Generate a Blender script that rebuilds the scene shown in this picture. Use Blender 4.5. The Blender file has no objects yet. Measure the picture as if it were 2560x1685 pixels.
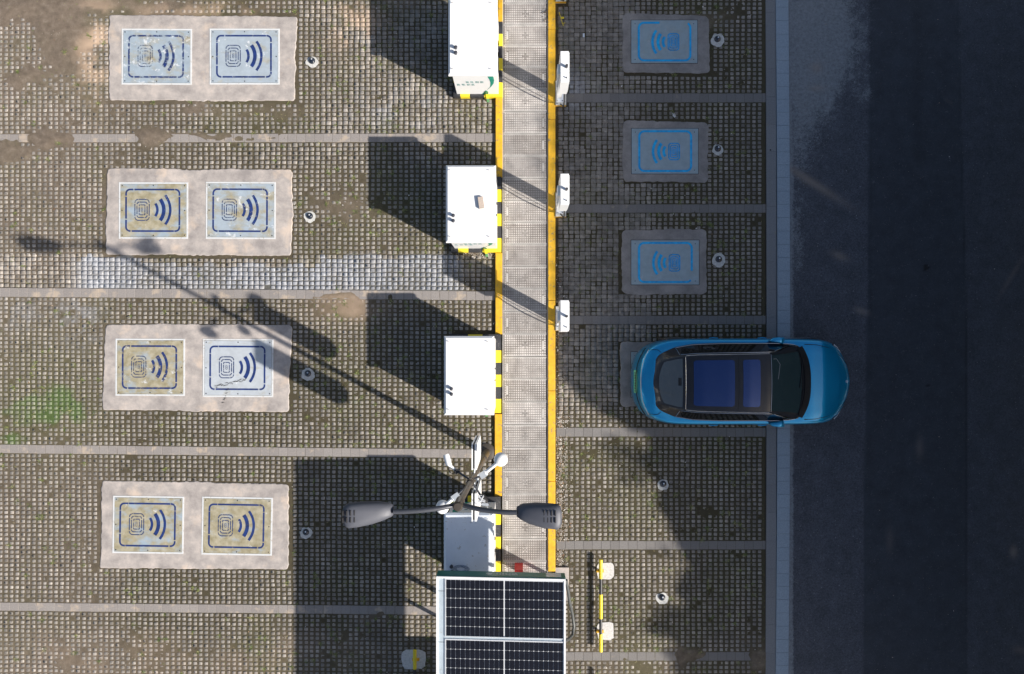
import bpy, bmesh, math, random
import numpy as np
from mathutils import Vector, Matrix
random.seed(7); RS = np.random.RandomState(11)
sc = bpy.context.scene
COL = sc.collection
H = 14.84; S = 115.0; NX, NY = 1303.0, 862.0
SUNV = Vector((2500.0/S, -1314.0/S, H)).normalized()      # towards the sun

def kz(z): return H/(H-z)
def W(px, py, z=0.0):
    """point seen at photo pixel px,py when it lies at height z"""
    k = kz(z)
    return ((px-NX)/k/S, -(py-NY)/k/S, z)
def G(px, py, z=0.0):
    """point whose foot on the ground is at px,py"""
    return ((px-NX)/S, -(py-NY)/S, z)
def gx(px): return (px-NX)/S
def gy(py): return -(py-NY)/S

# ---------------------------------------------------------------- noise
_lat = RS.rand(16, 256, 256)
def vn(x, y, sc_, seed=0):
    x = np.asarray(x, float)/sc_+37.3*seed+500; y = np.asarray(y, float)/sc_+91.7*seed+500
    xi = np.floor(x).astype(int); yi = np.floor(y).astype(int)
    fx = x-xi; fy = y-yi; fx = fx*fx*(3-2*fx); fy = fy*fy*(3-2*fy)
    L = _lat[seed % 16]
    a = L[xi % 256, yi % 256]; b = L[(xi+1) % 256, yi % 256]; c = L[xi % 256, (yi+1) % 256]; d = L[(xi+1) % 256, (yi+1) % 256]
    return (a*(1-fx)+b*fx)*(1-fy)+(c*(1-fx)+d*fx)*fy
def fbm(x, y, sc_, seed=0, n=4):
    s = 0; a = 1; t = 0
    for i in range(n):
        s = s+a*vn(x, y, sc_/2**i, seed+i); t += a; a *= .55
    return s/t
def sstep(a, b, v): t = np.clip((v-a)/(b-a), 0, 1); return t*t*(3-2*t)

# ---------------------------------------------------------------- materials
def new_mat(name):
    m = bpy.data.materials.new(name); m.use_nodes = True
    nt = m.node_tree; return m, nt, nt.nodes['Principled BSDF']
def pos_noise(nt, scale, detail=4, rough=.55):
    g = nt.nodes.new('ShaderNodeNewGeometry'); n = nt.nodes.new('ShaderNodeTexNoise')
    nt.links.new(g.outputs['Position'], n.inputs['Vector'])
    n.inputs['Scale'].default_value = scale; n.inputs['Detail'].default_value = detail; n.inputs['Roughness'].default_value = rough
    return n.outputs['Fac']
def ramp(nt, fac, stops):
    r = nt.nodes.new('ShaderNodeValToRGB'); nt.links.new(fac, r.inputs['Fac'])
    e = r.color_ramp.elements
    while len(e) < len(stops): e.new(.5)
    for i, (p, c) in enumerate(stops):
        e[i].position = p; e[i].color = (c[0], c[1], c[2], 1) if hasattr(c, '__len__') else (c, c, c, 1)
    return r.outputs['Color']
def mix(nt, a, b, fac, mode='MIX'):
    m = nt.nodes.new('ShaderNodeMix'); m.data_type = 'RGBA'; m.blend_type = mode
    for sock, v in ((6, a), (7, b)):
        if hasattr(v, 'is_linked') or isinstance(v, bpy.types.NodeSocket): nt.links.new(v, m.inputs[sock])
        else: m.inputs[sock].default_value = (v[0], v[1], v[2], 1)
    if isinstance(fac, bpy.types.NodeSocket): nt.links.new(fac, m.inputs[0])
    else: m.inputs[0].default_value = fac
    return m.outputs[2]
def mth(nt, op, a, b=None):
    m = nt.nodes.new('ShaderNodeMath'); m.operation = op
    for i, v in enumerate((a, b)):
        if v is None: continue
        if isinstance(v, bpy.types.NodeSocket): nt.links.new(v, m.inputs[i])
        else: m.inputs[i].default_value = v
    return m.outputs[0]
def bump(nt, p, h, strength=.3, dist=.01):
    b = nt.nodes.new('ShaderNodeBump'); b.inputs['Strength'].default_value = strength; b.inputs['Distance'].default_value = dist
    nt.links.new(h, b.inputs['Height']); nt.links.new(b.outputs[0], p.inputs['Normal'])
def attr(nt, name='mask'):
    a = nt.nodes.new('ShaderNodeAttribute'); a.attribute_name = name
    s = nt.nodes.new('ShaderNodeSeparateColor'); nt.links.new(a.outputs['Color'], s.inputs[0])
    return s.outputs[0], s.outputs[1], s.outputs[2], a.outputs['Alpha']
def island(nt):
    g = nt.nodes.new('ShaderNodeNewGeometry'); return g.outputs['Random Per Island']
def objrand(nt):
    g = nt.nodes.new('ShaderNodeObjectInfo'); return g.outputs['Random']

def simple(name, c, rough=.6, metal=0., var=.12, scale=6., dirt=None, coat=0., bmp=0., bscale=60.):
    m, nt, p = new_mat(name)
    f = pos_noise(nt, scale, 6, .6)
    c1 = tuple(v*(1-var) for v in c); c2 = tuple(min(1, v*(1+var)) for v in c)
    col = ramp(nt, f, [(.3, c1), (.7, c2)])
    if dirt:
        d = ramp(nt, pos_noise(nt, dirt[1], 8, .7), [(dirt[2], 0.), (min(.999, dirt[2]+dirt[3]), 1.)])
        col = mix(nt, col, dirt[0], d)
    nt.links.new(col, p.inputs['Base Color'])
    p.inputs['Roughness'].default_value = rough; p.inputs['Metallic'].default_value = metal
    p.inputs['Coat Weight'].default_value = coat
    if bmp: bump(nt, p, pos_noise(nt, bscale, 4), bmp, .004)
    return m

M = {}
M['white'] = simple('white_powder_coat', (.82, .83, .84), .35, var=.03, dirt=((.5, .46, .38), 9, .63, .12))
M['whitepaint'] = simple('white_paint', (.62, .64, .65), .5, var=.04, dirt=((.42, .38, .32), 14, .56, .12))
M['lidgrey'] = simple('weathered_shaded_lid_paint', (.74, .79, .86), .45, var=.06, scale=3, dirt=((.36, .33, .28), 12, .60, .1))  # lid white tinted with the bluish shade falling on it, plus dirt patches
M['yellow'] = simple('yellow_road_paint', (.74, .42, .022), .6, var=.16, scale=7, dirt=((.30, .22, .12), 13, .56, .10), bmp=.3)
M['yellow2'] = simple('bright_yellow_paint', (.84, .66, .03), .5, var=.06, scale=8, dirt=((.3, .25, .12), 22, .64, .06))
M['black'] = simple('black_paint', (.035, .036, .04), .5, var=.2, dirt=((.16, .15, .14), 18, .58, .1))
M['darkmetal'] = simple('dark_lamp_metal', (.075, .08, .095), .38, .3, var=.08)
M['lamphead'] = simple('lamp_head_metal', (.085, .09, .11), .55, .1, var=.05, dirt=((.25, .25, .25), 30, .68, .05))
M['slot'] = simple('slot_black', (.012, .012, .015), .7)
M['polebrown'] = simple('bronze_pole_metal', (.10, .085, .07), .4, .4, var=.15, scale=4)
M['steel'] = simple('galvanised_steel', (.52, .56, .60), .35, .35, var=.1, scale=5, dirt=((.3, .27, .22), 20, .62, .08))
M['trim'] = simple('steel_trim', (.52, .50, .48), .55, .1, var=.15)
M['rubber'] = simple('black_rubber', (.03, .03, .033), .6)
M['hose'] = simple('grey_hose', (.07, .075, .075), .5)
M['green'] = simple('green_sign_paint', (.0, .27, .20), .4, var=.08)
M['greendark'] = simple('fascia_green', (.012, .15, .115), .4, var=.1)
M['fasciawhite'] = simple('fascia_lettering', (.55, .62, .60), .5)
M['textgreen'] = simple('green_lettering', (.06, .25, .24), .5)
M['brick'] = simple('pale_brick', (.50, .42, .36), .85, var=.15, scale=30, bmp=.4)
M['red'] = simple('red_enamel', (.55, .03, .025), .4)
M['panelcell'] = simple('solar_cell', (.007, .007, .011), .3, var=.25, scale=3, coat=.12)
M['panelline'] = simple('solar_backsheet', (.62, .64, .66), .4)
M['alu'] = simple('aluminium_frame', (.72, .74, .76), .35, .3, var=.04)
M['gutter'] = simple('gutter_sheet', (.50, .58, .64), .35, .2, var=.1, scale=5, dirt=((.35, .28, .18), 16, .60, .1))
M['plaster'] = simple('white_plaster', (.60, .59, .58), .9, var=.16, scale=25, dirt=((.30, .26, .22), 30, .60, .08), bmp=.6)
M['mortar'] = simple('pale_mortar', (.55, .55, .53), .9, var=.18, scale=22, dirt=((.28, .25, .2), 25, .56, .12), bmp=.6)
M['dome'] = simple('sensor_dome_plastic', (.014, .02, .032), .13, 0, var=.2, coat=.8)
M['wire'] = simple('blue_grey_wire', (.22, .27, .36), .5)
M['litter'] = simple('pale_litter', (.7, .68, .62), .8)
M['greenleaf'] = simple('limp_green_strip', (.10, .25, .10), .6)
M['bark'] = simple('tree_bark', (.12, .09, .065), .9, var=.3, scale=12, bmp=.6)

# soil between the studs
m, nt, p = new_mat('soil_and_moss'); M['soil'] = m
f = pos_noise(nt, 7, 8, .65)
soil = ramp(nt, f, [(.3, (.115, .088, .066)), (.55, (.175, .138, .106)), (.75, (.25, .205, .163))])
fine = ramp(nt, pos_noise(nt, 120, 3, .7), [(.35, .6), (.65, 1.35)])
soil = mix(nt, soil, fine, .8, 'MULTIPLY')
cr, mg, ob, dk = attr(nt)
moss = ramp(nt, pos_noise(nt, 45, 4, .7), [(.35, (.05, .055, .018)), (.65, (.13, .14, .04))])
soil = mix(nt, soil, moss, mth(nt, 'MULTIPLY', mg, .8)); soil = mix(nt, soil, (.07, .17, .03), ramp(nt, mg, [(.72, 0.), (1., .7)]))
soil = mix(nt, soil, (.58, .42, .30), ob)
cem = ramp(nt, pos_noise(nt, 16, 6, .7), [(.35, (.20, .21, .23)), (.65, (.44, .46, .49))])
soil = mix(nt, soil, cem, cr)
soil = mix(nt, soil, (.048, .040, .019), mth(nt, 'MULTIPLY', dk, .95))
nt.links.new(soil, p.inputs['Base Color']); p.inputs['Roughness'].default_value = .95
bump(nt, p, pos_noise(nt, 90, 4), .7, .01)

# stud concrete
m, nt, p = new_mat('stud_concrete'); M['stud'] = m
c = ramp(nt, island(nt), [(0, (.26, .238, .218)), (.5, (.36, .332, .305)), (1, (.47, .43, .39))])
c = mix(nt, c, ramp(nt, pos_noise(nt, 55, 5, .7), [(.3, .62), (.7, 1.25)]), .75, 'MULTIPLY')
cr, mg, ob, dk = attr(nt)
dirt = ramp(nt, pos_noise(nt, 9, 6, .7), [(.46, 0.), (.66, .8)])
c = mix(nt, c, (.17, .14, .11), dirt)
c = mix(nt, c, ramp(nt, pos_noise(nt, 1.3, 5, .6), [(.35, .62), (.65, 1.05)]), .9, 'MULTIPLY')
c = mix(nt, c, (.17, .185, .10), mth(nt, 'MULTIPLY', mg, .25)); c = mix(nt, c, (.15, .25, .08), ramp(nt, mg, [(.72, 0.), (1., .45)]))
c = mix(nt, c, (.62, .46, .34), mth(nt, 'MULTIPLY', ob, .75))
cem = ramp(nt, pos_noise(nt, 12, 6, .7), [(.35, (.21, .22, .25)), (.65, (.47, .49, .53))])
c = mix(nt, c, cem, cr)
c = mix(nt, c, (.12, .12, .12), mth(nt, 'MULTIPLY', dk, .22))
nt.links.new(c, p.inputs['Base Color']); p.inputs['Roughness'].default_value = .9
bump(nt, p, pos_noise(nt, 160, 3), .5, .004)

# paver blocks
def block_mat(name, c1, c2, stain=(.45, .37, .29), st=.55):
    m, nt, p = new_mat(name)
    c = ramp(nt, island(nt), [(0, c1), (1, c2)]); c = mix(nt, c, tuple((a_+b_)/2 for a_, b_ in zip(c1, c2)), .45)
    c = mix(nt, c, ramp(nt, pos_noise(nt, 40, 6, .7), [(.3, .75), (.7, 1.2)]), .8, 'MULTIPLY')
    s = ramp(nt, pos_noise(nt, 3.2, 7, .65), [(st, 0.), (st+.09, .8)])
    c = mix(nt, c, stain, s)
    nt.links.new(c, p.inputs['Base Color']); p.inputs['Roughness'].default_value = .88
    bump(nt, p, pos_noise(nt, 130, 3), .4, .003); return m
M['block'] = block_mat('divider_pavers', (.235, .215, .205), (.31, .285, .27))
M['blockshade'] = block_mat('shaded_divider_pavers', (.165, .155, .15), (.215, .205, .20), (.33, .28, .22), .62)  # divider pavers with the right side's shade put into their colour
M['blockdark'] = block_mat('edge_pavers', (.20, .205, .215), (.235, .24, .25), (.26, .24, .2), .63)
M['kerbpale'] = block_mat('kerb_granite', (.29, .355, .42), (.315, .38, .45), (.3, .3, .28), .68)

# concrete slab
m, nt, p = new_mat('slab_concrete'); M['slab'] = m
c = ramp(nt, pos_noise(nt, 2.6, 9, .68), [(.34, (.28, .255, .245)), (.5, (.39, .355, .335)), (.66, (.53, .47, .43))])
c = mix(nt, c, ramp(nt, pos_noise(nt, 85, 3, .7), [(.3, .8), (.7, 1.15)]), .8, 'MULTIPLY')
c = mix(nt, c, (.62, .50, .40), ramp(nt, pos_noise(nt, 1.7, 7, .6), [(.57, 0.), (.68, .6)]))
nt.links.new(c, p.inputs['Base Color']); p.inputs['Roughness'].default_value = .9
bump(nt, p, pos_noise(nt, 60, 5), .35, .006)

m, nt, p = new_mat('shaded_slab_concrete'); M['slab2'] = m  # slab concrete darkened to carry the shade of the right side
c = ramp(nt, pos_noise(nt, 2.6, 9, .68), [(.34, (.20, .188, .182)), (.5, (.265, .248, .24)), (.66, (.34, .315, .30))])
c = mix(nt, c, ramp(nt, pos_noise(nt, 85, 3, .7), [(.3, .75), (.7, 1.2)]), .8, 'MULTIPLY')
nt.links.new(c, p.inputs['Base Color']); p.inputs['Roughness'].default_value = .9
bump(nt, p, pos_noise(nt, 60, 5), .35, .006)
# asphalt
m, nt, p = new_mat('asphalt'); M['asphalt'] = m
cr, mg, ob, dk = attr(nt)
c = mix(nt, (.026, .032, .043), (.066, .071, .088), mg)
c = mix(nt, c, ramp(nt, pos_noise(nt, 3, 6, .6), [(.3, .8), (.7, 1.2)]), 1, 'MULTIPLY')
v = nt.nodes.new('ShaderNodeTexVoronoi'); g = nt.nodes.new('ShaderNodeNewGeometry'); nt.links.new(g.outputs['Position'], v.inputs['Vector']); v.inputs['Scale'].default_value = 13
sp = ramp(nt, v.outputs['Distance'], [(.08, 1.), (.17, 0.)])
vr = nt.nodes.new('ShaderNodeSeparateColor'); nt.links.new(v.outputs['Color'], vr.inputs[0])
sel = ramp(nt, vr.outputs[0], [(.55, 0.), (.95, 1.)])
spk = mth(nt, 'MULTIPLY', mth(nt, 'MULTIPLY', sp, sel), mth(nt, 'ADD', mth(nt, 'MULTIPLY', mg, .7), .12))
c = mix(nt, c, (.26, .26, .27), spk)
c = mix(nt, c, ramp(nt, pos_noise(nt, 30, 6, .95), [(.38, .4), (.62, 1.65)]), mth(nt, 'ADD', mth(nt, 'MULTIPLY', mg, .8), .2), 'MULTIPLY')
gr = mth(nt, 'ADD', mth(nt, 'MULTIPLY', pos_noise(nt, 26, 8, 1.), 1.1), mth(nt, 'MULTIPLY', pos_noise(nt, 5, 7, .8), .5))
dust = ramp(nt, mth(nt, 'ADD', mth(nt, 'MULTIPLY', cr, .50), gr), [(.90, 0.), (1.42, .92)])
dust = mth(nt, 'MULTIPLY', dust, ramp(nt, pos_noise(nt, 17, 9, .95), [(.38, .25), (.60, 1.)]))
c = mix(nt, c, (.29, .31, .33), dust)
c = mix(nt, c, (.30, .24, .20), mth(nt, 'MULTIPLY', ob, .8))
c = mix(nt, c, (.006, .007, .008), dk)
nt.links.new(c, p.inputs['Base Color']); p.inputs['Roughness'].default_value = .8
bump(nt, p, pos_noise(nt, 150, 3), .5, .006)

# charging plate, Object colour: r = ochre mud, g = pale wear, b = blue base share
def plate_mat(name, base, grime):
    m, nt, p = new_mat(name)
    o = nt.nodes.new('ShaderNodeObjectInfo'); s = nt.nodes.new('ShaderNodeSeparateColor'); nt.links.new(o.outputs['Color'], s.inputs[0])
    c = mix(nt, base, (.50, .54, .58), s.outputs[1])
    c = mix(nt, c, ramp(nt, pos_noise(nt, 5, 6, .7), [(.3, .82), (.7, 1.1)]), .8, 'MULTIPLY')
    tc = nt.nodes.new('ShaderNodeNewGeometry'); mp = nt.nodes.new('ShaderNodeMapping'); nt.links.new(tc.outputs['Position'], mp.inputs[0]); mp.inputs['Scale'].default_value = (1.0, 1.5, 1)
    n = nt.nodes.new('ShaderNodeTexNoise'); nt.links.new(mp.outputs[0], n.inputs['Vector']); n.inputs['Scale'].default_value = 2.4; n.inputs['Detail'].default_value = 9; n.inputs['Roughness'].default_value = .66
    f = mth(nt, 'ADD', mth(nt, 'MULTIPLY', n.outputs['Fac'], 1.9), mth(nt, 'MULTIPLY', s.outputs[0], .60))
    f = mth(nt, 'MULTIPLY', f, .5); mud = ramp(nt, f, [(.53, 0.), (.70, 1.)])
    mudc = ramp(nt, pos_noise(nt, 6, 7, .65), [(.35, (.28, .245, .15)), (.65, (.46, .42, .31))])
    c = mix(nt, c, mudc, mth(nt, 'MULTIPLY', mud, grime))
    w = ramp(nt, mth(nt, 'ADD', pos_noise(nt, 4.5, 9, .75), mth(nt, 'MULTIPLY', s.outputs[2], .10)), [(.62, 0.), (.67, 1.)])
    c = mix(nt, c, (.74, .76, .78), mth(nt, 'MULTIPLY', w, .75*grime))
    k = ramp(nt, pos_noise(nt, 12, 9, .8), [(.66, 0.), (.72, .6)])
    c = mix(nt, c, (.12, .11, .10), mth(nt, 'MULTIPLY', k, grime))
    nt.links.new(c, p.inputs['Base Color']); p.inputs['Roughness'].default_value = .5; p.inputs['Metallic'].default_value = .1
    return m
M['plate'] = plate_mat('sunlit_plate_paint', (.335, .415, .485), 1.)
M['plate2'] = plate_mat('bare_plate_paint', (.33, .42, .47), .35)
def worn(name, c, lo, hi, sc1=9.):
    m, nt, p = new_mat(name)
    c1 = ramp(nt, pos_noise(nt, 8, 5, .7), [(.3, tuple(v*.7 for v in c)), (.7, tuple(min(1, v*1.5) for v in c))])
    nt.links.new(c1, p.inputs['Base Color']); p.inputs['Roughness'].default_value = .55
    o = nt.nodes.new('ShaderNodeObjectInfo'); s = nt.nodes.new('ShaderNodeSeparateColor'); nt.links.new(o.outputs['Color'], s.inputs[0])
    f = mth(nt, 'ADD', pos_noise(nt, sc1, 9, .78), mth(nt, 'MULTIPLY', s.outputs[0], .09))
    nt.links.new(ramp(nt, f, [(lo, 1.), (hi, .0)]), p.inputs['Alpha']); return m
M['navy'] = worn('navy_stencil_paint', (.011, .030, .135), .58, .72)
M['azure'] = worn('azure_stencil_paint', (.0, .36, .92), .74, .86, 5.)
M['azurethin'] = worn('thin_azure_paint', (.0, .30, .72), .56, .74, 9.)
M['navythin'] = worn('thin_navy_paint', (.03, .05, .13), .52, .70, 12.)

# trench cover
m, nt, p = new_mat('composite_cover'); M['cover'] = m
c = mix(nt, (.175, .157, .143), (.27, .25, .238), objrand(nt))
c = mix(nt, c, ramp(nt, pos_noise(nt, 4, 7, .65), [(.3, .7), (.7, 1.3)]), 1, 'MULTIPLY')
c = mix(nt, c, (.36, .345, .33), ramp(nt, pos_noise(nt, 1.6, 5, .6), [(.45, 0.), (.65, .55)]))
nt.links.new(c, p.inputs['Base Color']); p.inputs['Roughness'].default_value = .7
bump(nt, p, pos_noise(nt, 120, 3), .4, .003)
m, nt, p = new_mat('composite_cover_studs'); M['coverdot'] = m
c = mix(nt, (.36, .335, .315), (.56, .53, .51), objrand(nt))
c = mix(nt, c, ramp(nt, pos_noise(nt, 3, 7, .65), [(.3, .6), (.7, 1.3)]), 1, 'MULTIPLY')
nt.links.new(c, p.inputs['Base Color']); p.inputs['Roughness'].default_value = .6

# grass blades
m, nt, p = new_mat('grass_blades'); M['grass'] = m
c = ramp(nt, island(nt), [(0, (.06, .11, .015)), (.55, (.14, .19, .04)), (.8, (.27, .25, .10)), (1, (.42, .36, .20))])
nt.links.new(c, p.inputs['Base Color']); p.inputs['Roughness'].default_value = .7
m, nt, p = new_mat('scattered_debris'); M['debris'] = m
c = ramp(nt, island(nt), [(0, (.16, .09, .05)), (.4, (.32, .21, .12)), (.6, (.5, .44, .36)), (1, (.8, .78, .74))])
nt.links.new(c, p.inputs['Base Color']); p.inputs['Roughness'].default_value = .8
m, nt, p = new_mat('tree_leaves'); M['leaf'] = m
c = ramp(nt, island(nt), [(0, (.022, .045, .012)), (1, (.07, .12, .03))])
nt.links.new(c, p.inputs['Base Color']); p.inputs['Roughness'].default_value = .55

# car
def carmat(name, c, rough, metal, coat, spec=.5):
    m, nt, p = new_mat(name)
    n = pos_noise(nt, 900, 2, .5)
    col = ramp(nt, n, [(.35, tuple(v*.85 for v in c)), (.65, tuple(min(1, v*1.15) for v in c))])
    dust = ramp(nt, pos_noise(nt, 5, 8, .7), [(.5, 0.), (.8, .04)])
    col = mix(nt, col, (.35, .36, .36), dust)
    nt.links.new(col, p.inputs['Base Color']); p.inputs['Roughness'].default_value = rough
    p.inputs['Metallic'].default_value = metal; p.inputs['Coat Weight'].default_value = coat; p.inputs['Coat Roughness'].default_value = .03
    p.inputs['Specular IOR Level'].default_value = spec
    return m
M['paint'] = carmat('blue_metallic_paint', (.0, .35, .68), .30, .6, 1.)
M['carblack'] = carmat('gloss_black_roof', (.020, .020, .024), .35, 0, .45, .3)
M['cowl'] = carmat('matte_black_trim', (.008, .008, .010), .5, 0, 0)
M['wglass'] = carmat('windscreen_glass', (.035, .058, .062), .05, 0, .8)
M['rglass'] = carmat('rear_glass', (.085, .10, .11), .08, 0, .8)
M['sglass'] = carmat('side_glass', (.006, .007, .009), .06, 0, .5)
M['sunroof'] = carmat('sky_toned_sunroof_glass', (.012, .048, .19), .08, .5, 1.)  # blue of the reflected sky put into the base colour
M['chrome'] = carmat('chrome_trim', (.7, .7, .7), .2, 1., 0)
M['led'] = carmat('clear_lamp_lens', (.85, .87, .9), .15, .3, 1.)
M['platecar'] = carmat('green_number_plate', (.06, .42, .22), .4, 0, 0)
M['plateglyph'] = carmat('plate_lettering', (.01, .06, .04), .5, 0, 0)
M['amber'] = carmat('red_lamp_lens', (.12, .01, .012), .15, 0, 1.)

# ---------------------------------------------------------------- mesh builder
class MB:
    def __init__(s): s.v = []; s.f = []; s.m = []
    def add(s, vs, fs, mi=0):
        b = len(s.v); s.v += [tuple(q) for q in vs]; s.f += [tuple(i+b for i in f) for f in fs]; s.m += [mi]*len(fs); return s
    def box(s, x0, x1, y0, y1, z0, z1, mi=0):
        x0, x1 = min(x0, x1), max(x0, x1); y0, y1 = min(y0, y1), max(y0, y1)
        return s.add([(x0, y0, z0), (x1, y0, z0), (x1, y1, z0), (x0, y1, z0), (x0, y0, z1), (x1, y0, z1), (x1, y1, z1), (x0, y1, z1)],
                     [(3, 2, 1, 0), (4, 5, 6, 7), (0, 1, 5, 4), (1, 2, 6, 5), (2, 3, 7, 6), (3, 0, 4, 7)], mi)
    def cbox(s, x0, x1, y0, y1, z0, z1, b=.008, mi=0):
        """box whose top edge is bevelled"""
        x0, x1 = min(x0, x1), max(x0, x1); y0, y1 = min(y0, y1), max(y0, y1)
        r = lambda i, z: [(x0+i, y0+i, z), (x1-i, y0+i, z), (x1-i, y1-i, z), (x0+i, y1-i, z)]
        vs = r(0, z0)+r(0, z1-b)+r(b, z1); fs = [(3, 2, 1, 0), (8, 9, 10, 11)]
        for l in (0, 4):
            for i in range(4): j = (i+1) % 4; fs.append((l+i, l+j, l+4+j, l+4+i))
        return s.add(vs, fs, mi)
    def prism(s, poly, z0, z1, mi=0, tf=None):
        n = len(poly); vs = [(x, y, z0) for x, y in poly]+[(x, y, z1) for x, y in poly]
        if tf: vs = [tf(*q) for q in vs]
        fs = [tuple(range(n-1, -1, -1)), tuple(range(n, 2*n))]+[(i, (i+1) % n, n+(i+1) % n, n+i) for i in range(n)]
        return s.add(vs, fs, mi)
    def tube(s, pts, r, n=10, mi=0, cap=True):
        pts = [Vector(q) for q in pts]; rr = r if hasattr(r, '__len__') else [r]*len(pts)
        vs = []; fs = []; up = None
        for i, q in enumerate(pts):
            d = (pts[min(i+1, len(pts)-1)]-pts[max(i-1, 0)]).normalized()
            if up is None: up = Vector((0, 0, 1)) if abs(d.z) < .9 else Vector((1, 0, 0))
            a = d.cross(up).normalized(); b = a.cross(d).normalized(); up = b
            for k in range(n):
                t = 2*math.pi*k/n; vs.append(q+a*math.cos(t)*rr[i]+b*math.sin(t)*rr[i])
        for i in range(len(pts)-1):
            for k in range(n):
                k2 = (k+1) % n; fs.append((i*n+k, (i+1)*n+k, (i+1)*n+k2, i*n+k2))
        if cap: fs.append(tuple(range(n))); fs.append(tuple(range(len(pts)*n-1, (len(pts)-1)*n-1, -1)))
        return s.add(vs, fs, mi)
    def lathe(s, c, prof, n=20, mi=0, axis=None):
        """prof = [(r, h)...] about the vertical axis (or axis vector) through c"""
        c = Vector(c); q = (Vector(axis).normalized().to_track_quat('Z', 'Y') if axis else None)
        vs = []; fs = []
        for r, h in prof:
            for k in range(n):
                t = 2*math.pi*k/n; v = Vector((r*math.cos(t), r*math.sin(t), h))
                if q: v = q @ v
                vs.append(c+v)
        for i in range(len(prof)-1):
            for k in range(n):
                k2 = (k+1) % n; fs.append((i*n+k, i*n+k2, (i+1)*n+k2, (i+1)*n+k))
        fs.append(tuple(range(n-1, -1, -1))); fs.append(tuple(range((len(prof)-1)*n, len(prof)*n)))
        return s.add(vs, fs, mi)
    def build(s, name, mats, parent=None, smooth=False, offset=None, weld=False):
        if not isinstance(mats, (list, tuple)): mats = [mats]
        me = bpy.data.meshes.new(name)
        o_ = Vector(offset) if offset is not None else (Vector(parent.get('org', (0, 0, 0))) if parent is not None else Vector((0, 0, 0)))
        me.from_pydata([(q[0]-o_.x, q[1]-o_.y, q[2]-o_.z) for q in s.v], [], s.f)
        for m_ in mats: me.materials.append(m_)
        me.polygons.foreach_set('material_index', s.m)
        bm = bmesh.new(); bm.from_mesh(me)
        if weld: bmesh.ops.remove_doubles(bm, verts=bm.verts, dist=1e-5); bmesh.ops.dissolve_degenerate(bm, dist=1e-6, edges=bm.edges)
        bmesh.ops.recalc_face_normals(bm, faces=bm.faces)
        if smooth:
            for f in bm.faces: f.smooth = True
            for e in bm.edges:
                if len(e.link_faces) == 2 and e.calc_face_angle(0) > .75: e.smooth = False
        bm.to_mesh(me); bm.free(); me.update()
        o = bpy.data.objects.new(name, me); COL.objects.link(o)
        if parent is not None:
            o.parent = parent
            if 'org' in parent.keys(): o['org'] = tuple(parent['org'])
        return o

def tag(o, label=None, cat=None, group=None, kind=None):
    if label: o['label'] = label
    if cat: o['category'] = cat
    if group: o['group'] = group
    if kind: o['kind'] = kind
    return o
def thing(name, label, cat, loc=(0, 0, 0), group=None, local=False):
    """an Empty at the thing's base; parts are given in world coordinates unless local"""
    o = bpy.data.objects.new(name, None); COL.objects.link(o); o.location = loc; o.empty_display_size = .1
    o['org'] = (0., 0., 0.) if local else tuple(float(v) for v in loc)
    return tag(o, label, cat, group)
def part(mb, name, mat, parent, smooth=False, weld=False): return mb.build(name, mat, parent, smooth, weld=weld)
def solo(mb, name, mat, label, cat, loc=(0, 0, 0), group=None, smooth=False):
    o = mb.build(name, mat, None, smooth, offset=loc); o.location = loc; return tag(o, label, cat, group)
def struct(mb, name, mat, smooth=False): return tag(mb.build(name, mat, None, smooth), kind='structure')
def dup(root):
    r = root.copy(); COL.objects.link(r)
    for ch in list(root.children):
        c = ch.copy(); COL.objects.link(c); c.parent = r
        for g_ in list(ch.children):
            d = g_.copy(); COL.objects.link(d); d.parent = c
    return r
def npmesh(name, V, F4, mats, masks=None, matidx=None, smooth=False, tri=None):
    me = bpy.data.meshes.new(name); V = np.asarray(V, np.float32).reshape(-1, 3)
    me.vertices.add(len(V)); me.vertices.foreach_set('co', V.ravel())
    loops = F4.ravel(); k = F4.shape[1]; n = len(F4)
    me.loops.add(len(loops)); me.loops.foreach_set('vertex_index', loops.astype(np.int32))
    me.polygons.add(n); me.polygons.foreach_set('loop_start', (np.arange(n)*k).astype(np.int32))
    me.polygons.foreach_set('loop_total', np.full(n, k, np.int32)) if hasattr(me.polygons[0], 'loop_total') and False else None
    me.update(calc_edges=True); me.validate()
    for m_ in (mats if isinstance(mats, (list, tuple)) else [mats]): me.materials.append(m_)
    if masks is not None:
        a = me.color_attributes.new('mask', 'FLOAT_COLOR', 'POINT'); a.data.foreach_set('color', np.asarray(masks, np.float32).ravel())
    if smooth: me.polygons.foreach_set('use_smooth', np.ones(n, bool))
    o = bpy.data.objects.new(name, me); COL.objects.link(o); return o
def gridmesh(name, xs, ys, zfun, mat, maskfun=None, smooth=True):
    X, Y = np.meshgrid(xs, ys, indexing='ij'); Z = zfun(X, Y)
    V = np.stack([X, Y, Z], -1).reshape(-1, 3); ny = len(ys); nx = len(xs)
    i, j = np.meshgrid(np.arange(nx-1), np.arange(ny-1), indexing='ij'); a = (i*ny+j).ravel()
    F = np.stack([a, a+ny, a+ny+1, a+1], -1)
    mk = maskfun(X, Y).reshape(-1, 4) if maskfun else None
    return npmesh(name, V, F, mat, mk, smooth=smooth)

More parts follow.
